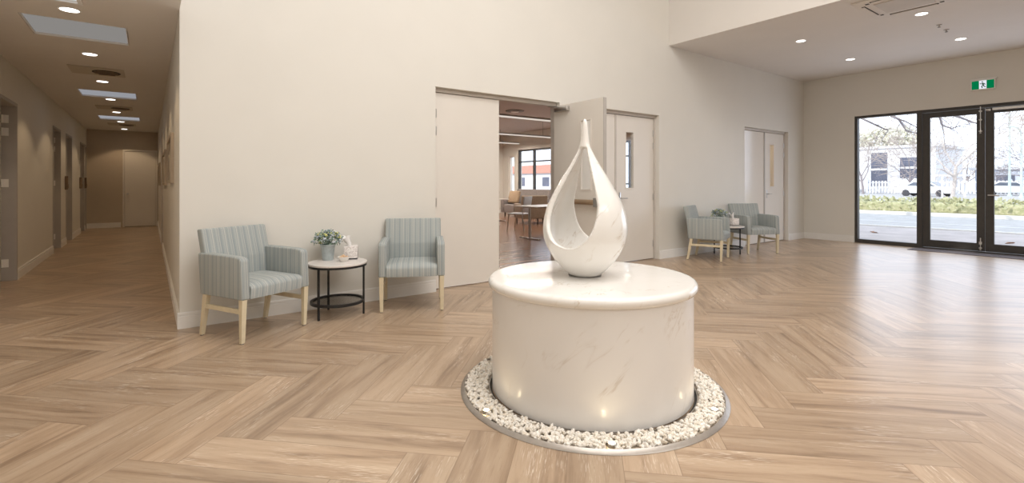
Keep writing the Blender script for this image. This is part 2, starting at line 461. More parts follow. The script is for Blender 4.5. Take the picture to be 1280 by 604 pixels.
# baseboards with a moulded top
def skirt(mb, p, q, side, h=.135, t=.016):
    """p->q along the wall; side = inward normal (x,y)"""
    for tt, z0, z1 in ((t, 0, h * .76), (t * .45, h * .76, h * .84), (t * .75, h * .84, h * .95), (t * .35, h * .95, h)):
        xs = [p[0], q[0], p[0] + side[0] * tt, q[0] + side[0] * tt]; ys = [p[1], q[1], p[1] + side[1] * tt, q[1] + side[1] * tt]
        mb.box(min(xs), max(xs), min(ys), max(ys), z0, z1)
mb = MB()
for a, b in ((XR - .016, D1[0]), (D1[1], D2[0]), (D2[1], D3[0]), (D3[1], EX)): skirt(mb, (a, WY), (b, WY), (0, -1))
struct(mb.build('baseboard_back', 'trim'), 'white skirting board along the long cream wall', 'baseboard')
mb = MB()
for a, b in ((WY - .0, 11.05), (12.0, CY1)): skirt(mb, (XR, a), (XR, b), (-1, 0))
struct(mb.build('baseboard_corridor', 'trim'), 'white skirting board on the right side of the corridor', 'baseboard')
mb = MB(); ys = [-4] + [v for c in cd for v in c] + [CY1]
for a, b in zip(ys[::2], ys[1::2]): skirt(mb, (XL, a), (XL, b), (1, 0))
struct(mb.build('baseboard_left', 'trim'), 'white skirting board on the left side of the corridor', 'baseboard')
mb = MB(); skirt(mb, (XL, CY1), (-.63, CY1), (0, -1))
struct(mb.build('baseboard_end', 'trim'), 'white skirting board at the far end of the corridor', 'baseboard')
mb = MB(); skirt(mb, (EX, EN[1]), (EX, WY), (-1, 0)); skirt(mb, (EX, -4), (EX, EN[0]), (-1, 0))
struct(mb.build('baseboard_right', 'trim'), 'white skirting board beside the entrance glazing', 'baseboard')
mb = MB(); skirt(mb, (XR + .125, YB), (EX, YB), (0, -1)); skirt(mb, (EX, WIN2[0] - .6), (EX, YB), (-1, 0))
struct(mb.build('baseboard_lounge', 'trim'), 'white skirting board in the lounge beyond the open doorway', 'baseboard')

# ------------------------------------------------------------------ double doors in the long wall
def lever(parent, x, y, z, sgn=1):
    m = MB(); m.box(x - .02, x + .02, y - .008, y, z - .09, z + .09, .004)
    m.tube([(x, y - .005, z), (x, y - .05, z)], .009, 10); m.tube([(x, y - .047, z), (x + .055 * sgn, y - .05, z), (x + .125 * sgn, y - .047, z)], .0085, 10)
    return m.build('lever_handle', 'chrome', parent, 40)
def dframe(root, d, depth=WT):
    m = MB(); y0, y1 = WY + .02, WY + WT - .005
    m.box(d[0] + .001, d[0] + .035, y0 + .05, y1, 0, DH - .001); m.box(d[1] - .035, d[1] - .001, y0 + .05, y1, 0, DH - .001)
    m.box(d[0] + .035, d[1] - .035, y0 + .05, y1, DH - .045, DH - .001)
    m.build('door_frame', 'frame_light', root)
def leaf(root, a, b, y, vp=None, axis='y', z1=2.255):
    m = MB()
    hl = [(vp[0], vp[1], vp[2], vp[3])] if vp else []
    slab(m, axis, y, y + .042, a, b, .012, z1, hl)
    lf = m.build('door_leaf', 'leaf', root)
    if vp:
        g = MB()
        if axis == 'y': g.box(vp[0], vp[1], y + .018, y + .024, vp[2], vp[3])
        else: g.box(y + .018, y + .024, vp[0], vp[1], vp[2], vp[3])
        g.build('vision_panel', 'glass', lf)
        e = MB(); t = .012
        i_ = .003
        for q0, q1, r0, r1 in ((vp[0] - t, vp[0] + i_, vp[2] - t, vp[3] + t), (vp[1] - i_, vp[1] + t, vp[2] - t, vp[3] + t), (vp[0] + i_, vp[1] - i_, vp[2] - t, vp[2] + i_), (vp[0] + i_, vp[1] - i_, vp[3] - i_, vp[3] + t)):
            if axis == 'y': e.box(q0, q1, y - .006, y + .048, r0, r1)
            else: e.box(y - .006, y + .048, q0, q1, r0, r1)
        e.build('glazing_bead', 'leaf', lf)
    return lf
def hinges(root, x, y, axis='y'):
    for z in (.25, 1.0, 1.82, 2.02):
        m = MB(); m.tube([(x, y, z - .05), (x, y, z + .05)], .009, 8); m.box(x - .02, x + .02, y, y + .006, z - .05, z + .05)
        m.build('hinge', 'chrome', root, 40)

# door 1: left leaf shut, right leaf swung open into the foyer
d = empty('door_1', (0, 0, 0)); struct(d, 'wide double doorway with its right leaf swung open towards the foyer', 'door')
dframe(d, D1)
leaf(d, D1[0] + .038, 3.52, WY + .085)
hinges(d, D1[0] + .036, WY + .08)
lf = leaf(d, 4.12, 5.02, 4.400, (4.335, 4.50, 1.14, 2.01), 'x')
m = MB(); m.tube([(4.355, 4.23, .985), (4.355, 4.90, .985)], .032, 12); m.build('panic_bar', 'bar_wood', lf, 50)
m = MB(); m.box(4.335, 4.398, 4.17, 4.235, .93, 1.04, .006); m.box(4.335, 4.398, 4.90, 4.96, .93, 1.04, .006); m.build('panic_bar_bracket', 'rubber', lf)
m = MB(); m.box(4.345, 4.399, 4.71, 4.96, 2.165, 2.225, .006); m.tube([(4.372, 4.90, 2.235), (4.33, 5.06, 2.25)], .009, 8); m.build('door_closer', 'chrome', lf, 40)
m = MB(); m.box(4.398, 4.446, 4.113, 4.12, .012, 2.255); m.build('leaf_edge_strip', 'frame_grey', lf)
# door 2: shut
d = empty('door_2'); struct(d, 'closed double doors just right of the marble drop, slot window in the right leaf', 'door')
dframe(d, D2)
leaf(d, D2[0] + .038, 5.654, WY + .085)
lf = leaf(d, 5.662, D2[1] - .038, WY + .085, (5.888, 6.065, 1.145, 2.008))
lever(lf, 5.752, WY + .085, .99); hinges(d, D2[1] - .036, WY + .08)
m = MB(); m.box(5.64, 5.668, WY + .074, WY + .085, .012, 2.255); m.build('astragal', 'frame_light', d)
# door 3: shut, beside the entrance corner
d = empty('door_3'); struct(d, 'closed double doors behind the far chairs next to the entrance corner', 'door')
dframe(d, D3)
g3 = leaf(d, D3[0] + .038, 10.118, WY + .085)
g3.data.materials.clear(); g3.data.materials.append(simple('gloss_door_paint', (.80, .75, .69), .12, var=.01))
lf = leaf(d, 10.128, D3[1] - .038, WY + .085, (10.36, 10.52, 1.15, 2.02))
lever(lf, 10.225, WY + .085, 1.0); hinges(d, D3[1] - .036, WY + .08)
m = MB(); m.box(10.105, 10.135, WY + .072, WY + .085, .012, 2.255); m.build('astragal', 'frame_grey', d)

# corridor doors
dl = ['grey-framed corridor door nearest the camera at the left edge', 'second grey-framed corridor door on the left, with white hinges',
      'third corridor door on the left, in a dark frame', 'fourth corridor door on the left, near the far end', 'last corridor door on the left, tight against the end wall']
for k, (a, b) in enumerate(cd):
    d = empty('door_%d' % (k + 4)); struct(d, dl[k], 'door')
    m = MB(); x0, x1 = XL - .215, XL + .012
    m.box(x0, x1, a, a + .04, 0, 2.22); m.box(x0, x1, b - .04, b, 0, 2.22); m.box(x0, x1, a + .04, b - .04, 2.18, 2.22)
    m.build('door_frame', 'frame_grey', d)
    m = MB(); m.box(x0 + .04, x0 + .085, a + .043, b - .043, .012, 2.175); m.build('door_leaf', 'leaf', d)
    if k < 2:
        for z in (.22, 1.22, 1.86, 2.02):
            m = MB(); m.box(x0 + .098, x0 + .153, b - .046, b - .039, z - .05, z + .05); m.tube([(x0 + .096, b - .05, z - .05), (x0 + .096, b - .05, z + .05)], .01, 8)
            m.build('hinge', 'trim', d, 40)
d = empty('door_9'); struct(d, 'plain white door at the far end of the corridor', 'door')
m = MB(); m.box(-.59, -.55, CY1 - .01, CY1 + .1, 0, 2.15); m.box(.15, .19, CY1 - .01, CY1 + .1, 0, 2.15); m.box(-.55, .15, CY1 - .01, CY1 + .1, 2.11, 2.15); m.build('door_frame', 'leaf', d)
m = MB(); m.box(-.545, .145, CY1 + .01, CY1 + .05, .012, 2.105); lf = m.build('door_leaf', 'leaf', d)
m = MB(); m.lathe([(0, 0), (.026, 0), (.026, .012), (.012, .016), (.012, .05), (.026, .055), (.026, .075), (0, .08)], 16)
kn = m.build('door_knob', 'chrome', lf, 50); kn.location = (-.48, CY1 + .01, .92); kn.rotation_euler = (R(90), 0, 0)
d = empty('door_10'); struct(d, 'pale door frame on the right side of the corridor beyond the pictures', 'door')
m = MB(); x0, x1 = XR - .012, XR + .12
m.box(x0, x1, 11.05, 11.09, 0, 2.2); m.box(x0, x1, 11.96, 12.0, 0, 2.2); m.box(x0, x1, 11.09, 11.96, 2.16, 2.2); m.build('door_frame', 'frame_light', d)
m = MB(); m.box(XR + .06, XR + .1, 11.093, 11.957, .012, 2.155); m.build('door_leaf', 'leaf', d)

# ------------------------------------------------------------------ entrance glazing
x0, x1 = EX + .02, EX + .13
wd = empty('window_1'); struct(wd, 'fixed glass panel in a dark frame left of the entrance doors', 'window')
m = MB(); m.box(x0, x1, 3.945, 3.993, 0, EZ); m.box(x0, x1, 2.975, 3.945, EZ - .045, EZ - .001); m.box(x0, x1, 2.975, 3.945, 0, .075); m.box(x0, x1, 2.895, 2.975, 0, EZ - .001)
m.build('window_frame', 'bronze', wd)
m = MB(); m.box(x0 + .05, x0 + .058, 2.975, 3.945, .075, EZ - .045); m.build('window_pane', 'glass', wd)
ed = empty('door_11'); struct(ed, 'pair of dark framed glass entrance doors', 'door')
m = MB(); m.box(x0, x1, 1.02, 2.895, EZ - .055, EZ - .001); m.box(x0, x1, .95, 1.02, 0, EZ - .001); m.box(x0, x1, 1.02, 2.895, 0, .022); m.build('door_frame', 'bronze', ed)
def gleaf(a, b):
    m = MB(); z0, z1 = .028, EZ - .062; t = .108
    xa, xb = EX + .035, EX + .085
    m.box(xa, xb, a, a + t, z0, z1); m.box(xa, xb, b - t, b, z0, z1); m.box(xa, xb, a + t, b - t, z1 - .095, z1); m.box(xa, xb, a + t, b - t, z0, z0 + .135)
    lf = m.build('door_leaf', 'bronze', ed)
    g = MB(); g.box(xa + .02, xa + .028, a + t, b - t, z0 + .135, z1 - .095); g.build('glass_pane', 'glass', lf)
    return lf
gl = gleaf(2.030, 2.890); gr = gleaf(1.025, 2.023)
def bolt(y, z0, z1, par):
    m = MB(); x = EX + .022
    m.tube([(x, y, z0), (x, y, z1)], .008, 8)
    for z in (z0 + .03, (z0 + z1) / 2, z1 - .08): m.box(x - .012, x + .014, y - .02, y + .02, z - .012, z + .012, .003)
    m.ball((x, y, z0), .016, 1); return m.build('flush_bolt', 'chrome', par, 40)
bolt(2.085, 2.10, 2.56, gl); bolt(2.085, .05, .26, gl)
m = MB(); m.box(EX + .0, EX + .035, 1.955, 2.015, 2.47, 2.51, .004); m.ball((EX + .0, 2.0, 2.49), .022, 2); m.build('door_stay', 'chrome', gr, 40)
m = MB(); m.tube([(EX + .035, 1.965, 1.01), (EX - .015, 1.965, 1.01)], .011, 10); m.tube([(EX - .012, 1.985, 1.01), (EX - .018, 1.90, 1.01), (EX - .012, 1.845, 1.005)], .013, 10)
hd = m.build('lever_handle', 'chrome', gr, 40)
m = MB(); m.box(EX - .01, EX + .03, 1.28, 1.93, 2.475, 2.52, .005); m.build('door_closer_arm', 'chrome', gr)
w4 = empty('window_4'); struct(w4, 'fixed glass panel right of the entrance doors, out of frame', 'window')
m = MB(); m.box(x0, x1, -.349, -.30, 0, EZ); m.box(x0, x1, -.30, .95, EZ - .045, EZ - .001); m.box(x0, x1, -.30, .95, 0, .075); m.build('window_frame', 'bronze', w4)
m = MB(); m.box(x0 + .05, x0 + .058, -.30, .95, .075, EZ - .045); m.build('window_pane', 'glass', w4)
m = MB(); m.box(11.18, 11.66, .75, 2.98, 0, .008, .003, 1); tag(m.build('entrance_mat', 'matt'), 'dark charcoal mat on the floor inside the entrance doors', 'mat')

# lounge windows
def lwin(name, a, b, z0, z1, lab, cols=(), rows=(), mat='bronze'):
    r_ = empty(name); struct(r_, lab, 'window')
    m = MB(); t = .06; xa, xb = EX + .03, EX + .12
    m.box(xa, xb, a, a + t, z0, z1); m.box(xa, xb, b - t, b, z0, z1); m.box(xa, xb, a + t, b - t, z0, z0 + t); m.box(xa, xb, a + t, b - t, z1 - t, z1)
    for c_ in cols: m.box(xa + .001, xb - .001, c_ - .04, c_ + .04, z0 + t, z1 - t)
    for z in rows: m.box(xa + .002, xb - .002, a + t, b - t, z - .025, z + .025)
    m.build('window_frame', mat, r_)
    g = MB(); g.box(EX + .07, EX + .076, a + t, b - t, z0 + t, z1 - t); g.build('window_pane', 'glass', r_)
lwin('window_2', WIN2[0], WIN2[1], .35, 2.52, 'dark framed lounge window seen through the open doorway', (14.55,), (2.05,))
lwin('window_3', WIN3[0], WIN3[1], .35, 2.52, 'dark framed lounge window seen through the slot of the middle doors', (9.93, 11.2), (2.05, 1.2))
lwin('sun_patch_window', 15.72, 16.12, .35, 2.31, 'narrow pale window added for a sunlit wall patch beside the lounge corner', (), (), 'leaf')  # added opening, its bright view stands in for sunlight on the wall

# ------------------------------------------------------------------ plinth, gravel ring, drop sculpture
PC = (2.147, 2.12)
pl = empty('plinth', (PC[0], PC[1], 0), 0, 'round white marble plinth with overhanging polished top, standing in the gravel ring', 'plinth')
m = MB(); m.lathe([(0, .004), (.585, .004), (.590, .012), (.590, .607), (0, .607)], 96); m.build('drum', 'marble', pl, 30)
pr = [(0, .604), (.588, .604)] + [(.588 + .026 * math.sin(a), .633 - .029 * math.cos(a)) for a in [PI * k / 10 for k in range(1, 10)]] + [(.588, .662), (.57, .663), (0, .663)]
m = MB(); m.lathe(pr, 96); m.build('plinth_top', 'marble_s', pl, 50)
rg = empty('gravel_tray', (PC[0], PC[1], 0), 0, 'flush metal ring tray round the foot of the plinth', 'tray')
m = MB(); m.lathe([(.752, .0015), (.752, .016), (.755, .018), (.775, .006), (.778, .0015), (.752, .0015)], 96); m.build('outer_rim', 'rim', rg, 50)
m = MB(); m.lathe([(.606, .0015), (.606, .012), (.611, .012), (.611, .0015), (.606, .0015)], 96); m.build('inner_rim', 'rim', rg, 50)
m = MB(); m.lathe([(.611, .0012), (.611, .004), (.752, .004), (.752, .0012), (.611, .0012)], 96); m.build('tray_bed', simple('resin_bed', (.55, .47, .38), .8), rg)
m = MB(); m.lathe([(.592, .0008), (.592, .0022), (.606, .0022), (.606, .0008), (.592, .0008)], 96); m.build('gap_shade_ring', 'dark', rg)  # flat dark ring paints the shade of the gap round the drum
JO = [164, 254, 344, 74]
for a in JO:
    m = MB(); t = bmesh.new(); bmesh.ops.create_cube(t, size=1)
    m.merge(t, Matrix.Rotation(R(a), 4, 'Z') @ Matrix.Translation((.6815, 0, .007)) @ Matrix.Diagonal((.138, .004, .010, 1)))
    m.build('tray_divider', 'rubber', rg)
LED = [(176.5, .722), (-127.5, .722), (-69, .708), (-9, .715), (52, .715), (114, .715)]
ledp = [(PC[0] + r_ * math.cos(R(a)), PC[1] + r_ * math.sin(R(a))) for a, r_ in LED]
random.seed(4)
m = MB(); ico = bmesh.new(); bmesh.ops.create_icosphere(ico, subdivisions=1, radius=1)
base = [v.co.copy() for v in ico.verts]; fcs = [[v.index for v in f.verts] for f in ico.faces]; ico.free()
cells = {}
tries = 0; cnt = 0
while cnt < 2500 and tries < 40000:
    tries += 1
    layer = 0 if cnt < 1300 else 1
    r_ = math.sqrt(random.uniform(.622 ** 2, .743 ** 2)); a = random.uniform(0, 2 * PI)
    if any(abs(((math.degrees(a) - j + 180) % 360) - 180) * R(1) * r_ < .009 for j in JO): continue
    x, y = r_ * math.cos(a), r_ * math.sin(a)
    if any((x + PC[0] - p[0]) ** 2 + (y + PC[1] - p[1]) ** 2 < .026 ** 2 for p in ledp): continue
    key = (int(x / .0145), int(y / .0145), layer)
    if key in cells: continue
    cells[key] = 1; cnt += 1
    s = random.uniform(.0095, .0150)
    rot = Matrix.Rotation(random.uniform(0, 2 * PI), 3, Vector((random.gauss(0, 1), random.gauss(0, 1), random.gauss(0, 1))).normalized())
    sc3 = Vector((random.uniform(.8, 1.5), random.uniform(.7, 1.1), random.uniform(.6, .95))) * s
    zc = .010 + .009 * layer + random.uniform(0, .006)
    m.add([rot @ Vector((b.x * sc3.x, b.y * sc3.y, b.z * sc3.z)) * random.uniform(.82, 1.12) + Vector((x, y, zc)) for b in base], fcs)
g = m.build('gravel', 'gravel', None); g.location = (PC[0], PC[1], 0)
tag(g, 'bed of rough white stone chips round the foot of the plinth', 'gravel', None, 'stuff')
ln = ['small warm spotlight glowing in the gravel, left of the plinth', 'small warm spotlight glowing in the gravel in front of the plinth', 'small warm spotlight glowing in the gravel, right of the plinth']
for k in range(3):
    o = empty('ground_spotlight', (ledp[k][0], ledp[k][1], .010), 0, ln[k], 'light', 'warm spotlights in the gravel ring')
    m = MB(); m.lathe([(.015, 0), (.019, 0), (.021, .018), (.018, .021), (.015, .018), (.015, 0)], 20); m.build('bezel', 'chrome', o, 50)
    m = MB(); m.lathe([(0, .010), (.015, .010), (.015, .020), (0, .025)], 20); m.build('lens', 'led', o, 50)
    dirn = Vector((PC[0] - ledp[k][0], PC[1] - ledp[k][1], 0)).normalized() * .45 + Vector((0, 0, 1))
    lamp('spot_beam', 'SPOT', (0, 0, .035), 0.28, (1, .82, .52), dirn.to_track_quat('-Z', 'Y').to_euler(), o, spot_size=R(120), spot_blend=.8, shadow_soft_size=.012)

# the drop
SF = Vector((math.cos(R(YAW)), math.sin(R(YAW)), 0))
SC = (.593 * 2.98 + .805 * .440, .805 * 2.98 - .593 * .440)
px2m = .001685
prof_px = [(590, 50), (586, 60), (578, 68), (560, 87), (540, 105), (510, 125), (490, 136), (465, 146), (440, 150), (410, 150), (380, 145), (350, 137), (315, 122), (280, 103), (240, 80), (200, 55), (170, 38), (150, 28), (135, 20), (115, 16.5), (95, 14.5), (70, 12), (50, 10), (38, 8), (31, 4), (30, 0)]
prof = [((590 - y) * px2m, r_ * px2m) for y, r_ in prof_px]
def smooth_prof(z):
    for (za, ra), (zb, rb) in zip(prof, prof[1:]):
        if za <= z <= zb: return ra + (rb - ra) * ((z - za) / max(1e-6, zb - za))
    return prof[-1][1]
def rad(z):
    return sum(smooth_prof(min(max(z + dz, 0), prof[-1][0])) for dz in (-.014, -.007, 0, .007, .014)) / 5
ZA = (590 - 128) * px2m                        # where the two limbs meet
Z0 = (590 - 484) * px2m; HO = .245              # lowest point of the openings, height of their rounded foot
th = lambda z: .030 if z < ZA - .25 else .030 - .012 * (z - ZA + .25) / .25
def rin(z): return max(rad(z) - th(z), .0)
m = MB(); n = 0
NC, NL, NB, NU = 26, 22, 26, 60
# angles measured from the viewer's right; front opening centred at 121 deg, rear one opposite
half = 44.5; cF = 123.0
cols_ = []
for c0 in (cF, cF + 180):
    for k in range(NC):
        s_ = -math.cos(PI * k / NC); cols_.append((c0 + half * s_, s_))
    lw = 180 - 2 * half
    for k in range(NL): cols_.append((c0 + half + lw * k / NL, None if k else 1.0))
FOOT = [(-1, .245), (-.96, .210), (-.915, .178), (-.817, .124), (-.72, .086), (-.55, .045), (-.34, .017), (-.13, .002), (.17, .004), (.447, .020), (.68, .050), (.85, .10), (.95, .165), (1, .245)]
def zo(s_):
    for (a, za), (b, zb) in zip(FOOT, FOOT[1:]):
        if s_ <= b: return Z0 + za + (zb - za) * (s_ - a) / (b - a)
    return Z0 + HO
view = math.atan2(SF.y, SF.x)
def pt(deg, r_, z):                            # azimuth 0 = viewer's right, 90 = towards the viewer
    a = view - PI / 2 - R(deg)
    return (r_ * math.cos(a), r_ * math.sin(a), z)
zb0 = .045                                     # inner floor of the bowl
def grid(inner):
    G = []
    for ang, s_ in cols_:
        ztop = zo(s_) if s_ is not None else Z0 + HO
        c_ = []
        for q in range(NB + 1):
            if inner:
                z = zb0 + (ztop - zb0) * q / NB
                f = min(1, (z - zb0) / .09); rr = rin(z) * math.sqrt(max(0, 1 - (1 - f) ** 2))
            else:
                z = ztop * q / NB; rr = rad(z)
            c_.append(m.b.verts.new(pt(ang, rr, z)))
        up = []
        if s_ is None or abs(s_) > .9999:
            for q in range(1, NU + 1):
                z = Z0 + HO + (ZA - Z0 - HO) * q / NU
                up.append(m.b.verts.new(pt(ang, rin(z) if inner else rad(z), z)))
        G.append((c_, up))
    return G
GO, GI = grid(False), grid(True)
N_ = len(cols_)
def quad(*v):
    if len(set(v)) >= 3:
        try: m.b.faces.new(v)
        except ValueError: pass
for k in range(N_):
    a, b = k, (k + 1) % N_
    for q in range(NB):
        quad(GO[a][0][q], GO[b][0][q], GO[b][0][q + 1], GO[a][0][q + 1]); quad(GI[a][0][q], GI[a][0][q + 1], GI[b][0][q + 1], GI[b][0][q])
    limb = cols_[a][1] is None or (cols_[a][1] == 1.0)
    if limb:
        ua, ub = [GO[a][0][NB]] + GO[a][1], [GO[b][0][NB]] + GO[b][1]; ia, ib = [GI[a][0][NB]] + GI[a][1], [GI[b][0][NB]] + GI[b][1]
        for q in range(NU):
            quad(ua[q], ub[q], ub[q + 1], ua[q + 1]); quad(ia[q], ia[q + 1], ib[q + 1], ib[q])
        quad(ua[NU], ub[NU], ib[NU], ia[NU])
        for e in ((a,) if cols_[a][1] == 1.0 else ()) + ((b,) if cols_[b][1] is not None else ()):
            ue, ie = [GO[e][0][NB]] + GO[e][1], [GI[e][0][NB]] + GI[e][1]
            for q in range(NU): quad(ue[q], ue[q + 1], ie[q + 1], ie[q])
    else: quad(GO[a][0][NB], GO[b][0][NB], GI[b][0][NB], GI[a][0][NB])
m.b.faces.new([GO[k][0][0] for k in range(N_)]); m.b.faces.new([GI[k][0][0] for k in range(N_)])
zs = [ZA - .012 + (prof[-1][0] - ZA + .012) * k / 24 for k in range(25)]
m.lathe([(0, zs[0])] + [(max(rad(z), .002) if k < 24 else 0, z) for k, z in enumerate(zs)], 40)
tmp = m.build('drop_tmp', 'marble_s', None)
md = tmp.modifiers.new('r', 'REMESH'); md.mode = 'VOXEL'; md.voxel_size = .0062
md2 = tmp.modifiers.new('s', 'SMOOTH'); md2.factor = .5; md2.iterations = 6
me = bpy.data.meshes.new_from_object(tmp.evaluated_get(C.evaluated_depsgraph_get()))
bpy.data.objects.remove(tmp)
drop = bpy.data.objects.new('drop_sculpture', me); col.objects.link(drop)
for p in me.polygons: p.use_smooth = True
drop.location = (SC[0], SC[1], .668)
tag(drop, 'hollow white marble teardrop sculpture standing on the plinth', 'sculpture')
m = MB(); m.lathe([(0, 0), (.098, 0), (.100, .0055), (0, .0055)], 40); pad = m.build('base_pad', 'rubber', drop, 50); pad.location = (0, 0, -.0052)

# ------------------------------------------------------------------ armchairs
def make_chair():
    r_ = empty('armchair', (0, 0, 0))
    ux = lambda c, n: (c.x, c.z); uy = lambda c, n: (c.y, c.z)
    side = lambda c, n: (c.y, c.z) if abs(n.x) > .5 else (c.x, c.z)
    # seat block with crowned cushion
    t = bmesh.new(); bmesh.ops.create_grid(t, x_segments=16, y_segments=14, size=.5)
    m = MB(); nx, ny = 16, 14
    top = []
    for k in range(ny + 1):
        row = []
        for q in range(nx + 1):
            fx, fy = q / nx * 2 - 1, k / ny * 2 - 1
            crown = .022 * (1 - abs(fx) ** 4) * (1 - abs(fy) ** 4)
            edge = .016 * max(0, (-fy - .8) / .2) ** 2
            row.append(m.b.verts.new((fx * .236, -.285 + (fy + 1) / 2 * .50 - .010 * (1 - fx * fx), .445 + crown - edge)))
        top.append(row)
    for a, b in zip(top, top[1:]):
        for q in range(nx): m.b.faces.new((a[q], a[q + 1], b[q + 1], b[q]))
    t.free()
    lo = [m.b.verts.new((v.co.x, v.co.y + .004, .336)) for v in top[0]]; lb = [m.b.verts.new((v.co.x, v.co.y, .336)) for v in top[-1]]
    mid = [m.b.verts.new((v.co.x, v.co.y - .007, .41)) for v in top[0]]
    for q in range(nx):
        m.b.faces.new((lo[q], lo[q + 1], mid[q + 1], mid[q])); m.b.faces.new((mid[q], mid[q + 1], top[0][q + 1], top[0][q]))
        m.b.faces.new((lb[q + 1], lb[q], top[-1][q], top[-1][q + 1])); m.b.faces.new((lo[q + 1], lo[q], lb[q], lb[q + 1]))
    m.b.faces.new([lo[0]] + [mid[0]] + [row[0] for row in top] + [lb[0]]); m.b.faces.new([lo[-1], lb[-1]] + [row[-1] for row in reversed(top)] + [mid[-1]])
    m.uv(ux); m.build('seat', 'fabric', r_, 50)
    # back, leaning
    m = MB(); m.prism([(.168, .336), (.252, .336), (.262, .60), (.325, .845), (.255, .852), (.185, .60)], 0, -.284, .284, .014, 3)
    m.uv(ux); m.build('backrest', 'fabric', r_, 50)
    for sx in (-1, 1):
        m = MB(); xs = sorted((sx * .236, sx * .308))
        m.prism([(-.288, .336), (.235, .336), (.262, .60), (.268, .662), (.06, .664), (-.20, .660), (-.252, .652), (-.270, .634)], 0, xs[0], xs[1], .013, 3)
        m.uv(side); m.build('armrest', 'fabric', r_, 50)
        m = MB(); x = sx * .281; a = .021
        m.hexa([(x - .015, -.265, .006), (x + .015, -.265, .006), (x + .015, -.235, .006), (x - .015, -.235, .006)], [(x - a, -.282, .337), (x + a, -.282, .337), (x + a, -.238, .337), (x - a, -.238, .337)], .003)
        lg = m.build('leg', 'beech', r_)
        m = MB(); m.lathe([(0, 0), (.013, 0), (.013, .007), (0, .007)], 12, (x, -.25, 0)); m.build('glide', 'rubber', lg)
        m = MB()
        m.hexa([(x - .015, .235, .006), (x + .015, .235, .006), (x + .015, .267, .006), (x - .015, .267, .006)], [(x - a, .165, .337), (x + a, .165, .337), (x + a, .210, .337), (x - a, .210, .337)], .003)
        lg = m.build('leg', 'beech', r_)
        m = MB(); m.lathe([(0, 0), (.013, 0), (.013, .007), (0, .007)], 12, (x, .25, 0)); m.build('glide', 'rubber', lg)
        m = MB(); m.box(x - .012, x + .012, -.25, .21, .225, .26, .003); m.build('stretcher', 'beech', r_)
    return r_
chair = make_chair()
CH = [((.706, 4.560), 26.5, 'striped blue-grey armchair nearest the corridor corner, angled to the right'),
      ((2.124, 4.560), -26.5, 'striped blue-grey armchair between the near side table and the double door'),
      ((7.274, 4.536), 20.0, 'striped grey-green armchair of the far pair seen side on, back to the left'),
      ((8.62, 4.50), -26.0, 'striped grey-green armchair of the far pair in front of the farthest doors')]
for k, (p, a, lab) in enumerate(CH):
    o = chair if k == 0 else copy_tree(chair)
    o.location = (p[0], p[1], 0); o.rotation_euler = (0, 0, R(a))
    tag(o, lab, 'chair', 'striped armchairs along the cream wall')

# ------------------------------------------------------------------ side tables and what stands on them
TR = .262
tb = empty('side_table', (0, 0, 0))
m = MB(); m.lathe([(0, .474), (TR - .004, .474), (TR, .478), (TR, .490), (TR - .004, .494), (0, .494)], 64); m.build('tabletop', 'terrazzo', tb, 40)
m = MB(); m.lathe([(TR - .03, .455), (TR - .004, .455), (TR - .004, .4735), (TR - .03, .4735), (TR - .03, .455)], 64); m.build('top_ring', 'black', tb, 40)
m = MB(); m.lathe([(.218, .118), (.240, .118), (.240, .142), (.218, .142), (.218, .118)], 64); sh = m.build('shelf_ring', 'black', tb, 40)
m = MB(); m.lathe([(0, .128), (.218, .128), (.218, .134), (0, .134)], 64); m.build('shelf_glass', 'glass_dark', sh, 40)
for a in (209.6, 332.5, 94.5):
    m = MB(); x, y = .2325 * math.cos(R(a)), .2325 * math.sin(R(a)); m.box(-.0085, .0085, -.0085, .0085, 0, .456, .0015, 1, Matrix.Translation((x, y, 0)) @ Matrix.Rotation(R(a), 4, 'Z')); m.build('leg', 'black', tb)
TT = .4945
def make_plant():
    r_ = empty('potted_flowers', (0, 0, 0))
    m = MB(); m.lathe([(0, 0), (.046, 0), (.049, .004), (.064, .135), (.070, .138), (.070, .150), (.063, .151), (.059, .12), (0, .118)], 32); m.build('pot', 'pot', r_, 40)
    random.seed(11)
    f = MB(); st = MB(); bl = MB(); yl = MB()
    for k in range(46):
        a = random.uniform(0, 2 * PI); el = random.uniform(.05, 1.45)
        d_ = Vector((math.cos(a) * math.cos(el) * .125, math.sin(a) * math.cos(el) * .125, .165 + math.sin(el) * .10)) * random.uniform(.9, 1.03)
        st.tube([(d_.x * .15, d_.y * .15, .12), (d_.x * .6, d_.y * .6, .12 + (d_.z - .12) * .7), tuple(d_)], .0018, 5)
        for q in range(7):
            o_ = d_ + Vector((random.gauss(0, .014), random.gauss(0, .014), random.gauss(-.004, .012)))
            dr = Vector((random.gauss(0, 1), random.gauss(0, 1), random.gauss(.2, .7))).normalized(); sd = dr.orthogonal().normalized()
            L, Wd = random.uniform(.018, .032), random.uniform(.007, .011); nr = dr.cross(sd) * .003
            f.add([o_, o_ + dr * L * .5 + sd * Wd + nr, o_ + dr * L, o_ + dr * L * .5 - sd * Wd + nr, o_ + dr * L * .5 - nr], [(0, 1, 4), (1, 2, 4), (2, 3, 4), (3, 0, 4)])
        tgt = yl if k % 3 == 0 else bl
        for q in range(6 if tgt is yl else 7):
            o_ = d_ + Vector((random.gauss(0, .011), random.gauss(0, .011), random.gauss(.005, .008)))
            tgt.ball(o_, random.uniform(.006, .0115), 1, 1, 1, .7)
    st.build('stems', 'green_leaf', r_); f.build('foliage', 'green_leaf', r_); bl.build('blue_blossoms', 'blue_fl', r_, 180); yl.build('yellow_blossoms', 'yel_fl', r_, 180)
    return r_
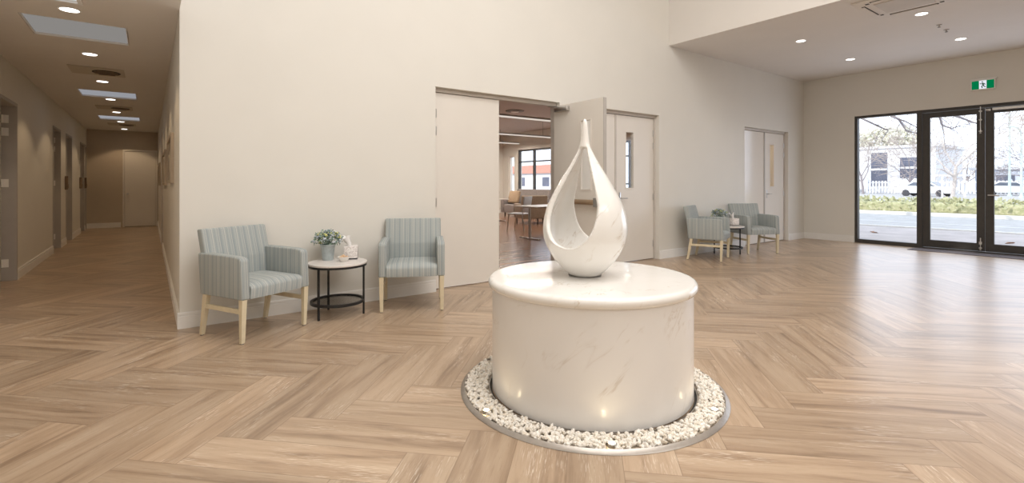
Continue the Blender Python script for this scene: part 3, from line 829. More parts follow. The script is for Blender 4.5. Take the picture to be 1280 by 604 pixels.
def make_tissue():
    r_ = empty('tissue_box', (0, 0, 0))
    m = MB(); m.box(-.063, .063, -.063, .063, .010, .125, .006, 2); m.build('box_cover', 'print', r_, 40)
    m = MB(); m.box(-.060, .060, -.060, .060, 0, .011, .003, 1); m.build('box_base', 'black', r_)
    m = MB(); n = 14; rows = []
    for k in range(7):
        h = k / 6
        rows.append([m.b.verts.new((-.012 - .035 * h + (.012 + .028 * h) * math.cos(2 * PI * q / n) * (1 + .3 * math.sin(3 * q + k)), (.010 + .022 * h) * math.sin(2 * PI * q / n), .122 + .085 * h * (1 - .25 * math.sin(2 * PI * q / n * 2) * h))) for q in range(n)])
    for a, b in zip(rows, rows[1:]):
        for q in range(n): m.b.faces.new((a[q], a[(q + 1) % n], b[(q + 1) % n], b[q]))
    m.build('tissue', 'tissue', r_, 180); return r_
def make_bowl():
    r_ = empty('sweet_bowl', (0, 0, 0))
    m = MB(); m.lathe([(0, 0), (.030, 0), (.034, .004), (.050, .030), (.056, .044), (.053, .045), (.046, .031), (.030, .010), (0, .008)], 32); m.build('bowl', 'white_cer', r_, 40)
    random.seed(3); m = MB()
    for k in range(26):
        a = random.uniform(0, 2 * PI); q = random.uniform(0, .036); m.ball((q * math.cos(a), q * math.sin(a), .030 + random.uniform(0, .018) + (.036 - q) * .25), random.uniform(.007, .010), 1, 1.3, 1, .8)
    sw = m.build('sweets', 'sweet', r_, 180); sw['kind'] = 'stuff'; return r_
plant, tiss, bowl = make_plant(), make_tissue(), make_bowl()
T1, T2 = (1.409, 4.640), (7.93, 4.58)
for k, p in enumerate((T1, T2)):
    t_ = tb if k == 0 else copy_tree(tb)
    t_.location = (p[0], p[1], 0); tag(t_, ['round marble-topped side table between the two near armchairs', 'round marble-topped side table half hidden between the two far armchairs'][k], 'table', 'round side tables')
    q = plant if k == 0 else copy_tree(plant)
    q.location = (p[0] - .05, p[1] + .135, TT) if k == 0 else (p[0] + .02, p[1] + .165, TT)
    tag(q, ['flowers in a pale blue metal pot on the near side table', 'flowers in a pale blue metal pot on the far side table'][k], 'plant', 'potted flowers on the side tables')
    q = tiss if k == 0 else copy_tree(tiss)
    q.location = (p[0] + .155, p[1] + .095, TT) if k == 0 else (p[0] + .14, p[1] - .03, TT); q.rotation_euler = (0, 0, R(-22))
    tag(q, ['leaf-print tissue box on the near side table', 'tissue box on the far side table'][k], 'tissue box', 'tissue boxes on the side tables')
bowl.location = (T1[0] + .045, T1[1] - .03, TT); tag(bowl, 'small white bowl of peach-coloured sweets on the near side table', 'bowl')

# ------------------------------------------------------------------ ceiling fittings
def make_down(energy, z, colr, size, blend):
    r_ = empty('downlight', (0, 0, 0))
    m = MB(); m.lathe([(.062, 0), (.078, 0), (.080, -.004), (.076, -.008), (.064, -.006), (.062, 0)], 32); m.build('trim_ring', 'trim', r_, 50)
    m = MB(); m.lathe([(0, -.006), (.064, -.006), (.064, -.001), (0, -.001)], 32); m.build('lens', 'lamp_lens', r_, 50)
    lamp('downlight_beam', 'SPOT', (0, 0, -.02), energy, colr, (0, 0, 0), r_, spot_size=R(size), spot_blend=blend, shadow_soft_size=.05)
    return r_
WARM = (1, .73, .45)
cdown = make_down(20, 2.67, WARM, 112, .25)
CL = [(5.50, 'corridor downlight nearest the camera, just before the first skylight'), (7.26, 'corridor downlight between the first skylight and the near vent'), (9.10, 'corridor downlight just beyond the near vent'),
      (10.96, 'corridor downlight at the far edge of the second skylight'), (12.87, 'corridor downlight between the second vent and third skylight'), (14.81, 'corridor downlight at the far edge of the third skylight'), (16.75, 'corridor downlight farthest away near the end wall')]
for k, (y, lab) in enumerate(CL):
    o = cdown if k == 0 else copy_tree(cdown); o.location = (-.535, y, 2.67); tag(o, lab, 'ceiling light', 'downlights along the corridor ceiling')
fdown = make_down(5, 3.47, (1, .84, .66), 120, .5)
FL = [((8.29, 3.565), 'foyer downlight nearest the bright bulkhead edge'), ((10.246, 3.56), 'foyer downlight nearest the corner of the two walls'), ((8.252, 2.043), 'foyer downlight beside the air-conditioning cassette'), ((10.18, 2.037), 'foyer downlight in front of the exit sign')]
for k, (p, lab) in enumerate(FL):
    o = fdown if k == 0 else copy_tree(fdown); o.location = (p[0], p[1], 3.47); tag(o, lab, 'ceiling light', 'downlights in the entrance ceiling')
sk_e = [('panel_grey', .25, (1, .95, .90)), ('panel_mid', .33, (.90, .92, 1.0)), ('panel_far', .36, (.90, .92, 1.0))]
sl = ['large grey square skylight panel nearest in the corridor ceiling', 'middle square skylight panel in the corridor ceiling', 'farthest square skylight panel in the corridor ceiling']
for k, (a, b, c_, d_) in enumerate(SKY):
    r_ = empty('skylight', ((a + b) / 2, (c_ + d_) / 2, 2.67), 0, sl[k], 'skylight', 'skylight panels in the corridor ceiling')
    hx, hy = (b - a) / 2, (d_ - c_) / 2; e = .004
    m = MB(); t = .012
    m.box(-hx + e, -hx + t, -hy + e, hy - e, 0.0, .13); m.box(hx - t, hx - e, -hy + e, hy - e, 0.0, .13); m.box(-hx + t, hx - t, -hy + e, -hy + t, 0.0, .13); m.box(-hx + t, hx - t, hy - t, hy - e, 0.0, .13)
    m.build('shaft_lining', 'ceil', r_)
    m = MB(); m.box(-hx + t, hx - t, -hy + t, hy - t, .022, .03); m.build('diffuser', emis(sk_e[k][0], sk_e[k][2], sk_e[k][1]), r_)
def make_vent():
    r_ = empty('ceiling_vent', (0, 0, 0))
    m = MB(); m.box(-.275, .275, -.26, .26, -.012, -.001, .004, 1); m.build('frame_plate', 'grille', r_)
    m = MB(); m.lathe([(0, -.0165), (.20, -.0165), (.205, -.012), (0, -.0115)], 40, (.045, 0, 0)); pl_ = m.build('dark_opening', 'dark', r_, 40)
    pl_.scale = (.72, .80, 1); pl_.location = (.055, 0, 0)
    for k in range(5):
        y = -.13 + .065 * k; L = .13 * math.sqrt(max(.1, 1 - (y / .17) ** 2)); m = MB(); m.box(.087 - L, .087 + L, y - .006, y + .006, -.024, -.0165); m.build('slat', 'pic_frame', r_)
    return r_
vent = make_vent()
for k, (y, lab) in enumerate([(8.30, 'ceiling vent with dark grille before the second skylight'), (12.15, 'ceiling vent with dark grille before the third skylight'), (15.5, 'ceiling vent with dark grille past the third skylight')]):
    o = vent if k == 0 else copy_tree(vent); o.location = (-.535, y, 2.67); tag(o, lab, 'vent', 'vents in the corridor ceiling')
r_ = empty('air_grille', (-.62, 5.02, 2.67), 0, 'white square grille with an added glow at the top edge of the corridor ceiling', 'vent')
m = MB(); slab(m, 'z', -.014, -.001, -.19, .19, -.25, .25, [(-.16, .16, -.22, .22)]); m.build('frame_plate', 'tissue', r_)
m = MB(); m.box(-.16, .16, -.22, .22, -.006, -.001); m.build('glow_core', emis('grille_added_glow', (1, 1, 1), .62), r_)  # glow added to the core to whiten the grille
for k in range(6): m = MB(); y = -.18 + .072 * k; m.box(-.16, .16, y - .008, y + .008, -.012, -.006); m.build('slat', 'tissue', r_)
# air-conditioning cassette
ac = empty('air_conditioning_cassette', (7.52, 2.03, 3.47), 0, 'square air-conditioning cassette with dark slots in the entrance ceiling', 'air conditioner')
m = MB(); m.box(-.43, .43, -.43, .43, -.022, -.001, .008, 2); m.build('fascia', 'ceil', ac, 40)
m = MB(); m.box(-.25, .25, -.25, .25, -.030, -.022, .003, 1); gp = m.build('return_grille', 'grille', ac)
for k in range(4):
    m = MB(); m.box(-.25, .25, .335, .375, -.026, -.022, .001, 1, Matrix.Rotation(R(90 * k), 4, 'Z')); m.box(.27, .31, .30, .335, -.0255, -.022, 0, 1, Matrix.Rotation(R(90 * k), 4, 'Z')); m.build('air_slot', 'dark', ac)
    m = MB(); m.box(-.235, .235, .345, .368, -.034, -.026, .002, 1, Matrix.Rotation(R(90 * k), 4, 'Z')); m.build('louvre', 'ceil', ac)
for p, lab in (((9.037, 2.039), 'small sprinkler head in the entrance ceiling, nearer the cassette'), ((9.404, 2.04), 'small sprinkler head in the entrance ceiling, nearer the exit sign')):
    r_ = empty('sprinkler', (p[0], p[1], 3.47), 0, lab, 'sprinkler', 'sprinkler heads in the entrance ceiling')
    m = MB(); m.lathe([(0, -.001), (.034, -.001), (.030, -.008), (.010, -.010), (.008, -.028), (.020, -.030), (.020, -.033), (0, -.034)], 20); m.build('rosette', 'rim', r_, 40)
    m = MB(); m.lathe([(0, -.034), (.018, -.034), (.018, -.038), (0, -.038)], 12); m.build('deflector', 'rubber', r_)

# exit sign
ex = empty('exit_sign', (EX - .002, 2.042, 2.93), 0, 'green and white running-man exit sign above the entrance doors', 'sign')
m = MB(); m.box(-.05, 0, -.155, .155, -.085, .085, .006, 2); m.box(-.045, 0, -.175, .165, .085, .112, .004, 1); m.build('housing', 'trim', ex, 40)
for a, b in ((-.142, -.048), (.048, .142)): m = MB(); m.box(-.0535, -.0505, a, b, -.072, .072); m.build('green_panel', 'sign_green', ex)
m = MB(); m.box(-.0535, -.0505, -.048, .048, -.072, .072); wp = m.build('white_panel', 'sign_white', ex)
m = MB()
def stroke(p, q, wd, x=-.0552):
    p, q = Vector(p), Vector(q); d_ = (q - p).normalized(); nn = Vector((-d_.y, d_.x)) * wd; p2, q2 = p - d_ * wd * .6, q + d_ * wd * .6
    m.prism([tuple(p2 + nn), tuple(p2 - nn), tuple(q2 - nn), tuple(q2 + nn)], 0, x, x + .0016)
# running to the viewer's left = +y
for p, q, wd in (((.0, .024), (-.007, -.012), .0095), ((.0, .024), (.022, .012), .005), ((.022, .012), (.032, .026), .005), ((-.002, .024), (-.022, .016), .005), ((-.022, .016), (-.028, -.002), .005),
                 ((-.005, -.012), (.014, -.026), .006), ((.014, -.026), (.006, -.055), .006), ((-.008, -.012), (-.020, -.036), .006), ((-.020, -.036), (-.038, -.040), .006)): stroke(p, q, wd)
m.prism([(.006 + .0095 * math.cos(2 * PI * k / 14), .047 + .0095 * math.sin(2 * PI * k / 14)) for k in range(14)], 0, -.0552, -.0536)
m.build('running_figure', 'sign_dark', wp)

# pictures on the corridor wall
for a, b, z0, z1, lab in ((6.12, 7.45, 1.22, 1.74, 'brown framed picture nearest the foyer on the right corridor wall'), (8.5, 10.2, 1.19, 1.70, 'middle brown framed picture on the right corridor wall'), (13.2, 14.6, 1.17, 1.67, 'farthest framed picture on the right corridor wall')):
    r_ = empty('framed_picture', (XR, (a + b) / 2, z0), 0, lab, 'picture', 'pictures on the corridor wall')
    h, d_ = (b - a) / 2, z1 - z0; t = .035
    m = MB(); slab(m, 'x', -.030, -.001, -h, h, 0, d_, [(-h + t, h - t, t, d_ - t)]); m.build('frame', 'pic_wood', r_)
    m = MB(); m.box(-.016, -.008, -h + t, h - t, t, d_ - t); m.build('print', 'pic', r_)
for y, lab in ((13.18, 'dark plaque on the corridor wall before the third left door'), (15.72, 'dark plaque on the corridor wall before the fourth left door'), (16.81, 'dark plaque on the corridor wall between the last two left doors')):
    m = MB(); m.box(XL + .001, XL + .05, y - .045, y + .045, 1.09, 1.36, .008, 2); m.box(XL + .05, XL + .056, y - .03, y + .03, 1.12, 1.2, .001, 1)
    tag(m.build('wall_plaque', 'pic_frame'), lab, 'plaque', 'dark plaques along the corridor wall')

# ------------------------------------------------------------------ lounge beyond the open doorway
for (xa, xb, y), lab in (((5.0, 11.2, 8.95), 'nearest suspended linear light in the lounge'), ((6.5, 11.3, 12.2), 'middle suspended linear light in the lounge'), ((7.5, 11.25, 14.85), 'farthest suspended linear light in the lounge')):
    r_ = empty('linear_pendant', ((xa + xb) / 2, y, 2.70), 0, lab, 'ceiling light', 'suspended linear lights in the lounge'); L = (xb - xa) / 2
    m = MB(); m.box(-L, L, -.035, .035, .0, .06, .004, 1); m.build('housing', 'chrome', r_)
    m = MB(); m.box(-L + .01, L - .01, -.039, .039, -.008, .0); m.box(-L + .01, L - .01, -.039, -.036, 0, .02); m.build('diffuser', 'tube', r_)
    for s_ in (-.6, .55): m = MB(); m.tube([(L * s_, 0, .06), (L * s_, 0, .498)], .006, 6); m.build('suspension_rod', 'rubber', r_)
    lamp('pendant_glow', 'AREA', (0, 0, -.02), 75, (1, .88, .76), (0, 0, 0), r_, shape='RECTANGLE', size=2 * L, size_y=.08)
o = empty('surface_light', (5.75, 7.35, ROOMH), 0, 'slim surface light on the lounge ceiling nearest the doorway', 'ceiling light')
m = MB(); m.box(-.5, .5, -.06, .06, -.05, -.001, .005, 1); m.build('housing', 'trim', o)
m = MB(); m.box(-.48, .48, -.05, .05, -.056, -.05); m.build('diffuser', 'tube', o)
o = empty('ceiling_diffuser', (8.05, 10.8, ROOMH), 0, 'dark round air diffuser on the lounge ceiling', 'vent')
m = MB(); m.lathe([(0, -.001), (.26, -.001), (.25, -.02), (0, -.03)], 28); m.build('outer_ring', 'rubber', o, 40)
m = MB(); m.lathe([(0, -.031), (.12, -.031), (.10, -.045), (0, -.045)], 24); m.build('centre_disc', 'trim', o, 40)

def make_dchair():
    r_ = empty('dining_chair', (0, 0, 0))
    m = MB(); m.box(-.22, .22, -.22, .22, .43, .465, .014, 2); m.build('seat', 'chair_g', r_, 40)
    m = MB(); m.prism([(.19, .50), (.215, .50), (.275, .88), (.25, .885)], 0, -.21, .21, .008, 2); m.build('backrest', 'chair_g', r_, 40)
    for sx in (-1, 1):
        m = MB(); m.tube([(sx * .2, -.24, 0), (sx * .19, -.19, .43)], .013, 8); m.build('leg', 'chrome', r_, 40)
        m = MB(); m.tube([(sx * .2, .25, 0), (sx * .19, .19, .43), (sx * .19, .215, .56)], .013, 8); m.build('leg', 'chrome', r_, 40)
    return r_
dc = make_dchair()
for k, ((x, y), a, lab) in enumerate([((7.55, 9.95), 205, 'grey dining chair in the lounge in front of the brown armchairs'), ((7.80, 11.7), 30, 'grey dining chair by the far lounge table, left'), ((8.75, 13.9), 200, 'grey dining chair by the far lounge table, right')]):
    o = dc if k == 0 else copy_tree(dc); o.location = (x, y, 0); o.rotation_euler = (0, 0, R(a)); tag(o, lab, 'chair', 'dining chairs in the lounge')
def make_dtable():
    r_ = empty('dining_table', (0, 0, 0))
    m = MB(); m.box(-.75, .75, -.42, .42, .69, .72, .006, 2); m.build('tabletop', 'table_t', r_)
    for sx in (-.62, .62):
        m = MB(); m.tube([(sx, 0, .03), (sx, 0, .69)], .03, 12); m.build('leg', 'chrome', r_, 40)
        m = MB(); m.box(sx - .03, sx + .03, -.34, .34, 0, .03, .005, 1); m.build('foot', 'chrome', r_)
    return r_
dt = make_dtable()
for k, ((x, y), a, lab) in enumerate([((7.30, 8.42), 0, 'pale dining table just inside the lounge doorway'), ((8.45, 12.85), 25, 'pale dining table farther back in the lounge')]):
    o = dt if k == 0 else copy_tree(dt); o.location = (x, y, 0); o.rotation_euler = (0, 0, R(a)); tag(o, lab, 'table', 'dining tables in the lounge')
def make_lchair(mat):
    r_ = empty('lounge_chair', (0, 0, 0))
    m = MB(); m.box(-.30, .30, -.36, .28, .16, .42, .03, 3); m.build('seat', mat, r_, 50)
    m = MB(); m.prism([(.22, .16), (.38, .16), (.44, .84), (.32, .86), (.22, .42)], 0, -.40, .40, .03, 3); m.build('backrest', mat, r_, 50)
    for sx in (-1, 1):
        xs = sorted((sx * .30, sx * .42)); m = MB(); m.box(xs[0], xs[1], -.38, .34, .16, .60, .03, 3); m.build('armrest', mat, r_, 50)
        for y in (-.30, .30): m = MB(); m.tube([(sx * .34, y, 0), (sx * .34, y, .17)], .02, 8); m.build('leg', 'black', r_, 40)
    return r_
lc = make_lchair('sofa_f')
for k, ((x, y), a, lab) in enumerate([((9.35, 11.75), 160, 'brown lounge armchair seen from behind, left of the pair'), ((10.35, 11.65), 175, 'brown lounge armchair seen from behind, right of the pair')]):
    o = lc if k == 0 else copy_tree(lc); o.location = (x, y, 0); o.rotation_euler = (0, 0, R(a)); tag(o, lab, 'armchair', 'brown lounge armchairs')
so = empty('sofa', (10.9, 13.95, 0), R(-90), 'grey sofa under the lounge window', 'sofa')
m = MB(); m.box(-.9, .9, -.40, .30, .14, .44, .03, 3); m.build('seat', 'sofa_g', so, 50)
m = MB(); m.prism([(.20, .14), (.40, .14), (.44, .98), (.30, 1.0)], 0, -.95, .95, .03, 3); m.build('backrest', 'sofa_g', so, 50)
for sx in (-1, 1):
    xs = sorted((sx * .80, sx * 1.0)); m = MB(); m.box(xs[0], xs[1], -.42, .36, .14, .62, .03, 3); m.build('armrest', 'sofa_g', so, 50)
    for y in (-.32, .32): m = MB(); m.tube([(sx * .85, y, 0), (sx * .85, y, .15)], .025, 8); m.build('leg', 'black', so, 40)
m = MB(); m.box(-.24, .24, -.07, .07, 0, .46, .06, 4); o = m.build('cushion', 'cush', None, 60); o.location = (10.72, 14.5, .50); o.rotation_euler = (R(-20), 0, R(-75)); tag(o, 'tan cushion leaning on the lounge sofa', 'cushion')
pt_ = empty('table_plant', (8.75, 12.9, .72), 0, 'small dark green plant on the far lounge table', 'plant')
m = MB(); m.lathe([(0, 0), (.05, 0), (.065, .10), (.058, .10), (0, .09)], 20); m.build('pot', 'rubber', pt_, 40)
random.seed(8); m = MB()
for k in range(120):
    o_ = Vector((random.gauss(0, .07), random.gauss(0, .07), .17 + random.gauss(0, .05))); dr = Vector((random.gauss(0, 1), random.gauss(0, 1), random.gauss(.5, .6))).normalized(); sd = dr.orthogonal().normalized()
    m.add([o_, o_ + dr * .03 + sd * .014, o_ + dr * .06, o_ + dr * .03 - sd * .014], [(0, 1, 2), (0, 2, 3)])
m.build('foliage', simple('dark_leaf', (.07, .10, .05), .6, var=.3), pt_)
# two leafy plants in the partition room, seen in the slot of door 3
for (z, zz) in (((11.05, 6.1), 1.45), ((11.25, 6.35), .75)):
    r_ = empty('tall_plant', (z[0], z[1], 0), 0, 'dark leafy plant glimpsed through the slot of the farthest doors, %s' % ('taller one' if zz > 1 else 'shorter one'), 'plant')
    m = MB(); m.lathe([(0, 0), (.12, 0), (.15, .3), (.13, .3), (0, .28)], 20); m.build('pot', 'white_cer', r_, 40)
    m = MB(); m.tube([(0, 0, .25), (.02, .01, zz)], [.02, .01], 6); m.build('stem', 'bark_d', r_)
    m = MB()
    for k in range(110):
        o_ = Vector((random.gauss(0, .08), random.gauss(0, .08), zz + random.gauss(0, .10))); dr = Vector((random.gauss(0, 1), random.gauss(0, 1), random.gauss(.2, .6))).normalized(); sd = dr.orthogonal().normalized()
        m.add([o_, o_ + dr * .05 + sd * .03, o_ + dr * .11, o_ + dr * .05 - sd * .03], [(0, 1, 2), (0, 2, 3)])
    m.build('foliage', 'green_leaf', r_)
lamp('store_light', 'POINT', (10.2, 6.2, 2.9), 40, (1, .85, .65), shadow_soft_size=.15)

# ------------------------------------------------------------------ outside
GZ = -.06
def gstrip(name, xa, xb, mat, lab, cat, z=GZ, h=.2):
    m = MB(); m.box(xa, xb, -70, 110, z - h, z); return struct(m.build(name, mat), lab, cat)
gstrip('ground', EX + .2, 17.2, 'paving', 'pale paved footpath just outside the entrance doors', 'ground', -.03)
gstrip('ground', 17.2, 24.6, 'asphalt', 'asphalt driveway between the footpath and the hedge', 'ground')
gstrip('ground', 28.2, 120, 'asphalt', 'wide asphalt car park beyond the hedge', 'ground')
gstrip('ground', 24.6, 28.2, simple('garden_soil', (.35, .30, .22), .9), 'strip of garden bed under the hedge', 'ground', GZ + .02)
m = MB(); m.box(24.3, 24.6, -70, 110, GZ, GZ + .13); struct(m.build('trim_1', 'kerb'), 'pale concrete kerb in front of the hedge', 'kerb')
m = MB(); m.box(17.05, 17.25, -70, 110, GZ, GZ + .06); struct(m.build('trim_2', 'kerb'), 'low concrete kerb at the edge of the footpath', 'kerb')
m = MB(); m.box(19.9, 20.05, -70, 110, GZ + .002, GZ + .006); struct(m.build('trim_3', 'bwhite'), 'white painted line along the driveway', 'road marking')
# hedge
random.seed(21); m = MB()
for k in range(9000):
    y = random.uniform(-12, 24); x = 26.4 + random.gauss(0, .38); x = min(max(x, 25.3), 27.6)
    hz = .60 + .06 * noise.noise(Vector((x * 1.3, y * 1.3, 3))); z = GZ + random.random() ** .55 * hz
    dr = Vector((random.gauss(-.3, 1), random.gauss(0, 1), random.gauss(.6, .8))).normalized(); sd = dr.orthogonal().normalized(); L, Wd = random.uniform(.10, .22), random.uniform(.04, .08)
    o_ = Vector((x, y, z)); m.add([o_, o_ + dr * L * .5 + sd * Wd, o_ + dr * L, o_ + dr * L * .5 - sd * Wd], [(0, 1, 2), (0, 2, 3)])
hg = empty('hedge', (26.4, 6, GZ), 0, 'low clipped yellow-green hedge beyond the driveway', 'hedge')
o = m.build('foliage', 'hedge', hg); o.location = (-26.4, -6, -GZ); o['kind'] = 'stuff'
m = MB(); m.box(-.65, .65, -18, 18, 0.02, .48, .1, 2); m.build('inner_growth', 'hedge', hg)
# fallen leaves
for (x, y, lab) in ((14.68, 4.49, 'brown fallen leaf on the paving seen through the fixed panel'), (14.2, 2.16, 'brown fallen leaf on the paving seen through the right door'), (14.9, 4.72, 'smaller brown fallen leaf behind the fixed panel, left of the other')):
    m = MB(); m.add([(0, 0, .002), (.06, .05, .03), (.15, .02, .012), (.06, -.05, .028), (.16, .0, .04)], [(0, 1, 2), (0, 2, 3), (2, 4, 1)])
    o = m.build('dry_leaf', 'brown_leaf'); o.location = (x, y, -.03); o.rotation_euler = (0, 0, x * 7); tag(o, lab, 'leaf', 'fallen leaves outside')
# cars
def make_car():
    r_ = empty('car', (0, 0, 0))
    m = MB()
    prof_ = [(-2.15, .30), (-2.2, .62), (-2.1, .86), (-1.2, .98), (-.55, 1.42), (.75, 1.46), (1.55, 1.08), (2.1, 1.0), (2.2, .62), (2.15, .30)]
    m.prism(prof_, 1, -.86, .86, .07, 3); m.build('body', 'car', r_, 50)
    for sy in (-1, 1):
        m = MB(); ys = sorted((sy * .85, sy * .868)); m.prism([(-1.02, .98), (-.48, 1.34), (.70, 1.37), (1.30, 1.02)], 1, ys[0], ys[1]); m.build('side_window', 'cglass', r_)
        for x in (-1.35, 1.35):
            m = MB(); m.lathe([(0, -.1), (.20, -.1), (.32, -.09), (.33, 0), (.32, .09), (.20, .1), (0, .1)], 20)
            o = m.build('wheel', 'tyre', r_, 40); o.location = (x, sy * .79, .33); o.rotation_euler = (R(90), 0, 0)
    m = MB(); m.prism([(-1.19, .99), (-.58, 1.40), (-.60, 1.42), (-1.22, 1.0)], 1, -.72, .72); m.build('windscreen', 'cglass', r_)
    return r_
car = make_car()
for k, ((x, y), a, lab) in enumerate([((60.5, 14.6), 82, 'white parked car seen past the left edge of the entrance doors'), ((70.5, 10.3), 95, 'white parked car seen through the right entrance door'), ((70.5, 26.0), 88, 'white parked car behind the fixed glass panel')]):
    o = car if k == 0 else copy_tree(car); o.location = (x, y, GZ); o.rotation_euler = (0, 0, R(a)); tag(o, lab, 'car', 'parked cars')
# buildings
b1 = empty('building', (74, 26, GZ), 0, 'white two-storey building beyond the car park with dark windows', 'building')
m = MB(); m.box(0, 12, -9, 24, 0, 5.6); m.box(-.3, 12.3, -9.3, 24.3, 5.6, 5.9); m.build('wall', 'bwhite', b1)
for k, (a, b, z0, z1) in enumerate([(-4.3, -2.6, .9, 5.1), (-.6, .4, 1.2, 4.8), (-7.6, -5.6, 1.9, 4.4), (2.4, 4.2, 1.2, 4.8), (6.2, 8.2, 1.6, 4.6), (10.0, 12.0, 1.2, 4.6)]):
    m = MB(); m.box(-.06, .02, a, b, z0, z1); wn_ = m.build('window', 'bglass', b1)
    m = MB(); m.box(-.10, -.06, a, b, (z0 + z1) / 2 - .12, (z0 + z1) / 2 + .12); m.build('transom', 'bwhite', wn_)
b2 = empty('building', (87, 12, GZ), 0, 'low pale blue shed behind the bare tree, right of the white building', 'building')
m = MB(); m.box(0, 8, -12, 4, 0, 3.0); m.build('wall', 'bblue', b2)
m = MB(); m.box(-.5, 8.5, -12.5, 4.5, 3.0, 3.3); m.build('roof', 'bwhite', b2)
for k in range(4): m = MB(); y = -10.5 + 3.6 * k; m.box(-.05, .02, y, y + 1.7, .2, 2.3); m.build('window', 'bglass', b2)
fe = empty('fence', (72, 16, GZ), 0, 'white paling fence along the far side of the car park', 'fence')
m = MB()
for k in range(120): m.box(0, .04, -14 + k * .32, -14 + k * .32 + .2, .1, 1.55)
for z in (.35, 1.3): m.box(.04, .10, -14, 24.4, z, z + .1)
m.build('palings', 'bwhite', fe)
for k in range(10): m = MB(); m.box(.04, .16, -14 + k * 4.2, -13.86 + k * 4.2, 0, 1.7); m.build('fence_post', 'bblue', fe)
# shelter frame
sh = empty('shelter_frame', (58, 12.1, GZ), R(8), 'white open goal-like shelter frame in the car park', 'frame')
for y in (-.75, .75): m = MB(); m.box(-.07, .07, y - .07, y + .07, 0, 1.9); m.build('post', 'bwhite', sh)
m = MB(); m.box(-.12, .12, -1.2, 1.4, 1.9, 2.05); m.build('crossbar', 'bwhite', sh)
# lamp posts
for (x, y, h, lab, crook) in ((60, 8.1, 6.2, 'lamp post with a hooked top seen through the right door', True), (66, 9.7, 9.5, 'tall straight street pole seen through the right door', False)):
    r_ = empty('street_pole', (x, y, GZ), 0, lab, 'pole')
    m = MB(); pts = [(0, 0, 0), (0, 0, h - .9)]
    if crook: pts += [(0, .05, h - .5), (0, .25, h - .15), (0, .6, h), (0, .9, h - .1)]
    else: pts += [(0, 0, h)]
    m.tube(pts, [.10] + [.07] * (len(pts) - 1), 10); m.build('pole', 'pole', r_, 50)
    m = MB(); m.box(-.12, .12, (.75 if crook else -.3), (1.15 if crook else .3), h - .26, h - .12, .02, 1); m.build('lamp_head', 'bwhite', r_)
    m = MB(); m.lathe([(0, 0), (.18, 0), (.18, .12), (.11, .2), (.11, 2.2 if not crook else .4), (0, 2.2 if not crook else .4)], 14); m.build('pole_base', 'pole', r_, 40)
# bare trees
def bare_tree(loc, h, seed, lab, mat, tm, spread=.55, depth=6, trunk=.22, first=.28, lean=(0, 0)):
    random.seed(seed)
    r_ = empty('bare_tree', loc, 0, lab, 'tree', 'bare winter trees outside')
    a, b = MB(), MB()
    def grow(p, d_, L, rad_, lv):
        n_ = 3; pts = [p]; rr = [rad_]
        for k in range(n_):
            d_ = (d_ + Vector((random.gauss(0, .12), random.gauss(0, .12), random.gauss(.0, .07)))).normalized(); pts.append(pts[-1] + d_ * L / n_); rr.append(rad_ * (1 - .3 * (k + 1) / n_))
        (a if lv < 3 else b).tube(pts, rr, 7 if lv < 2 else (5 if lv < 4 else 3), lv < 2)
        if lv >= depth: return
        nb = 6 if lv == 0 else (3 if lv < 5 else 2); ph = random.uniform(0, 2 * PI)
        for k in range(nb):
            ax = d_.orthogonal().normalized(); ax.rotate(Matrix.Rotation(ph + 2 * PI * k / nb + random.uniform(-.4, .4), 3, d_))
            nd = (d_ + ax * (spread if lv else spread * 1.5) * random.uniform(.8, 1.5)).normalized()
            q = pts[-1] if k % 2 == 0 else pts[-2]
            grow(q, nd, L * (random.uniform(.66, .86) if lv else random.uniform(.75, 1.0)), max(.016, rr[-1] * .6), lv + 1)
    grow(Vector((0, 0, 0)), Vector((lean[0], lean[1], 1)).normalized(), h * first, trunk, 0)
    a.build('trunk', mat, r_, 60); b.build('twigs', tm, r_)
    return r_
bare_tree((57, 11.95, GZ), 8.0, 5, 'pale bare tree with a wide crown in the middle of the left entrance door', 'bark', 'twig', .52, 6, .17, .36)
bare_tree((68, 22.3, GZ), 7.0, 9, 'bare tree in front of the white building, left one behind the fixed panel', 'bark_d', 'twig', .34, 5, .14, .30)
bare_tree((66, 17.2, GZ), 7.0, 14, 'bare tree in front of the white building, right one behind the fixed panel', 'bark_d', 'twig', .34, 5, .13, .30)
bare_tree((79, 9.0, GZ), 7.5, 31, 'darker bare tree behind the parked car at the right edge', 'bark_d', 'bark_d', .6, 6, .2)
bare_tree((103, 20.0, GZ), 7.5, 41, 'greyish bare tree behind the blue shed', 'bark_d', 'twig', .6, 6, .22)
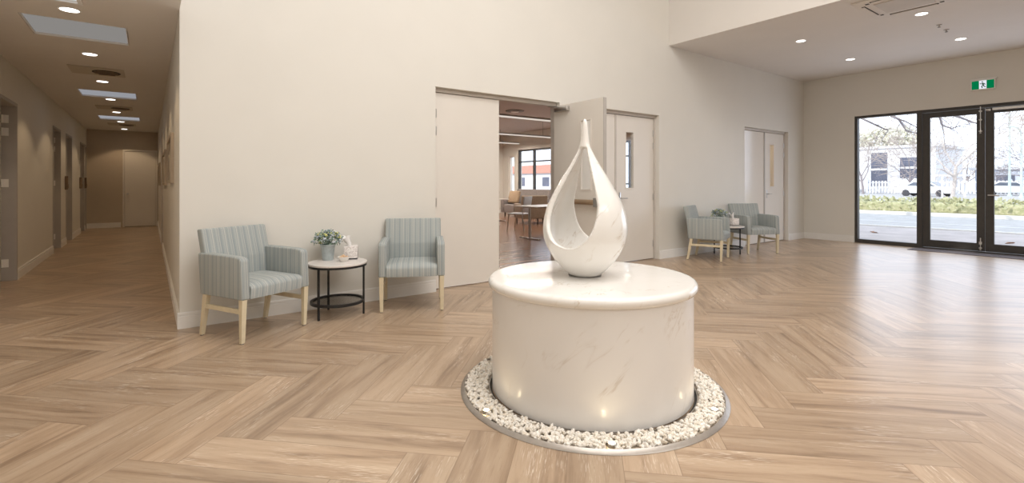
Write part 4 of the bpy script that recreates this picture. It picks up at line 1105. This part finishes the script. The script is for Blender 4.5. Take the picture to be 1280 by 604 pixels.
# near tree on the footpath edge: its trunk stands left of the glazing, three long limbs reach along the facade
def P(px, py, d_): r__ = (px - CXP) / FPX * d_; return Vector((.593 * d_ + .805 * r__, .805 * d_ - .593 * r__, H + (HY - py) / FPX * d_))
nt_ = empty('bare_tree', (16.6, 8.2, -.03), 0, 'near bare tree whose drooping branches hang in at the top of the glazing', 'tree', 'bare winter trees outside')
O_ = Vector((16.6, 8.2, -.03)); m = MB(); t2 = MB(); random.seed(6)
m.tube([(0, 0, 0), (.05, -.1, 1.6), (.0, -.2, 3.0), (-.1, .1, 4.6), (.2, .5, 6.4)], [.20, .16, .14, .10, .04], 9)
limbs = [[P(1020, 120, 16) - O_, P(1060, 140, 15.5) - O_, P(1098, 158, 15) - O_, P(1110, 163, 15) - O_, P(1104, 172, 14.8) - O_],
         [P(1020, 110, 16) - O_, P(1090, 128, 15) - O_, P(1115, 146, 14.6) - O_, P(1132, 152, 14.5) - O_, P(1149, 161, 14.3) - O_],
         [P(1100, 134, 15) - O_, P(1124, 150, 14.6) - O_, P(1133, 164, 14.4) - O_, P(1149, 167, 14.2) - O_],
         [P(1090, 128, 15) - O_, P(1150, 132, 14) - O_, P(1174, 146, 13.8) - O_, P(1178, 157, 13.7) - O_, P(1190, 161, 13.6) - O_, P(1200, 157, 13.5) - O_],
         [P(1150, 132, 14) - O_, P(1198, 146, 13.4) - O_, P(1216, 153, 13.2) - O_, P(1235, 158, 13) - O_]]
for L_ in limbs:
    n_ = len(L_); m.tube(L_, [.045 * (1 - .8 * k / (n_ - 1)) for k in range(n_)], 6)
    for k in range(1, n_):
        for q in range(3):
            p = L_[k - 1].lerp(L_[k], random.random()); d_ = (L_[k] - L_[k - 1]).normalized() + Vector((random.gauss(0, .6), random.gauss(0, .6), random.gauss(-.2, .5)))
            e_ = p + d_ * random.uniform(.15, .45); t2.tube([p, p.lerp(e_, .5) + Vector((0, 0, .03)), e_], [.010, .007, .003], 4)
m.tube([(0, -.2, 2.9), limbs[0][0]], [.09, .05], 7); m.tube([(0, -.15, 3.3), limbs[1][0]], [.09, .05], 7)
m.build('trunk', 'bark_d', nt_, 60); t2.build('twigs', 'bark_d', nt_)
# far evergreen crowns behind the building
random.seed(77)
for k, (x, y, h, rr, lab) in enumerate([(98, 40, 9.8, 5.0, 'hazy olive tree crown over the left part of the white building'), (98, 29, 10.4, 4.6, 'hazy olive tree crown over the right part of the white building')]):
    r_ = empty('evergreen_tree', (x, y, GZ), 0, lab, 'tree', 'hazy evergreens beyond the buildings')
    m = MB(); m.tube([(0, 0, 0), (.2, .1, h - rr)], [.4, .25], 8); m.build('trunk', 'bark_d', r_)
    m = MB()
    for q in range(1600):
        v_ = Vector((random.gauss(0, 1), random.gauss(0, 1), random.gauss(0, 1))).normalized() * rr * random.uniform(.6, 1.05) * (1 + .3 * noise.noise(Vector((q, k, 0)) * .11)); v_.z *= .55
        dr = Vector((random.gauss(0, 1), random.gauss(0, 1), random.gauss(0, 1))).normalized(); sd = dr.orthogonal().normalized(); o_ = v_ + Vector((0, 0, h - rr * .5))
        m.add([o_, o_ + dr * .3 + sd * .25, o_ + dr * .7, o_ + dr * .3 - sd * .25], [(0, 1, 2), (0, 2, 3)])
    m.build('foliage', 'tree_far', r_)
# red-roofed house seen in the lounge window
hs = empty('building', (54, 68, GZ), 0, 'red-roofed house far outside the lounge window', 'building')
m = MB(); m.box(-5, 5, -14, 10, 0, 2.8); m.build('wall', 'bwhite', hs)
m = MB(); m.prism([(-5.6, 2.8), (5.6, 2.8), (0, 4.4)], 1, -14.5, 10.5); m.build('roof', simple('terracotta', (.42, .18, .12), .8, var=.15), hs)
for y in (-11, -5, 1, 6): m = MB(); m.box(-5.05, -4.98, y, y + 1.6, .8, 2.2); m.build('window', 'bglass', hs)
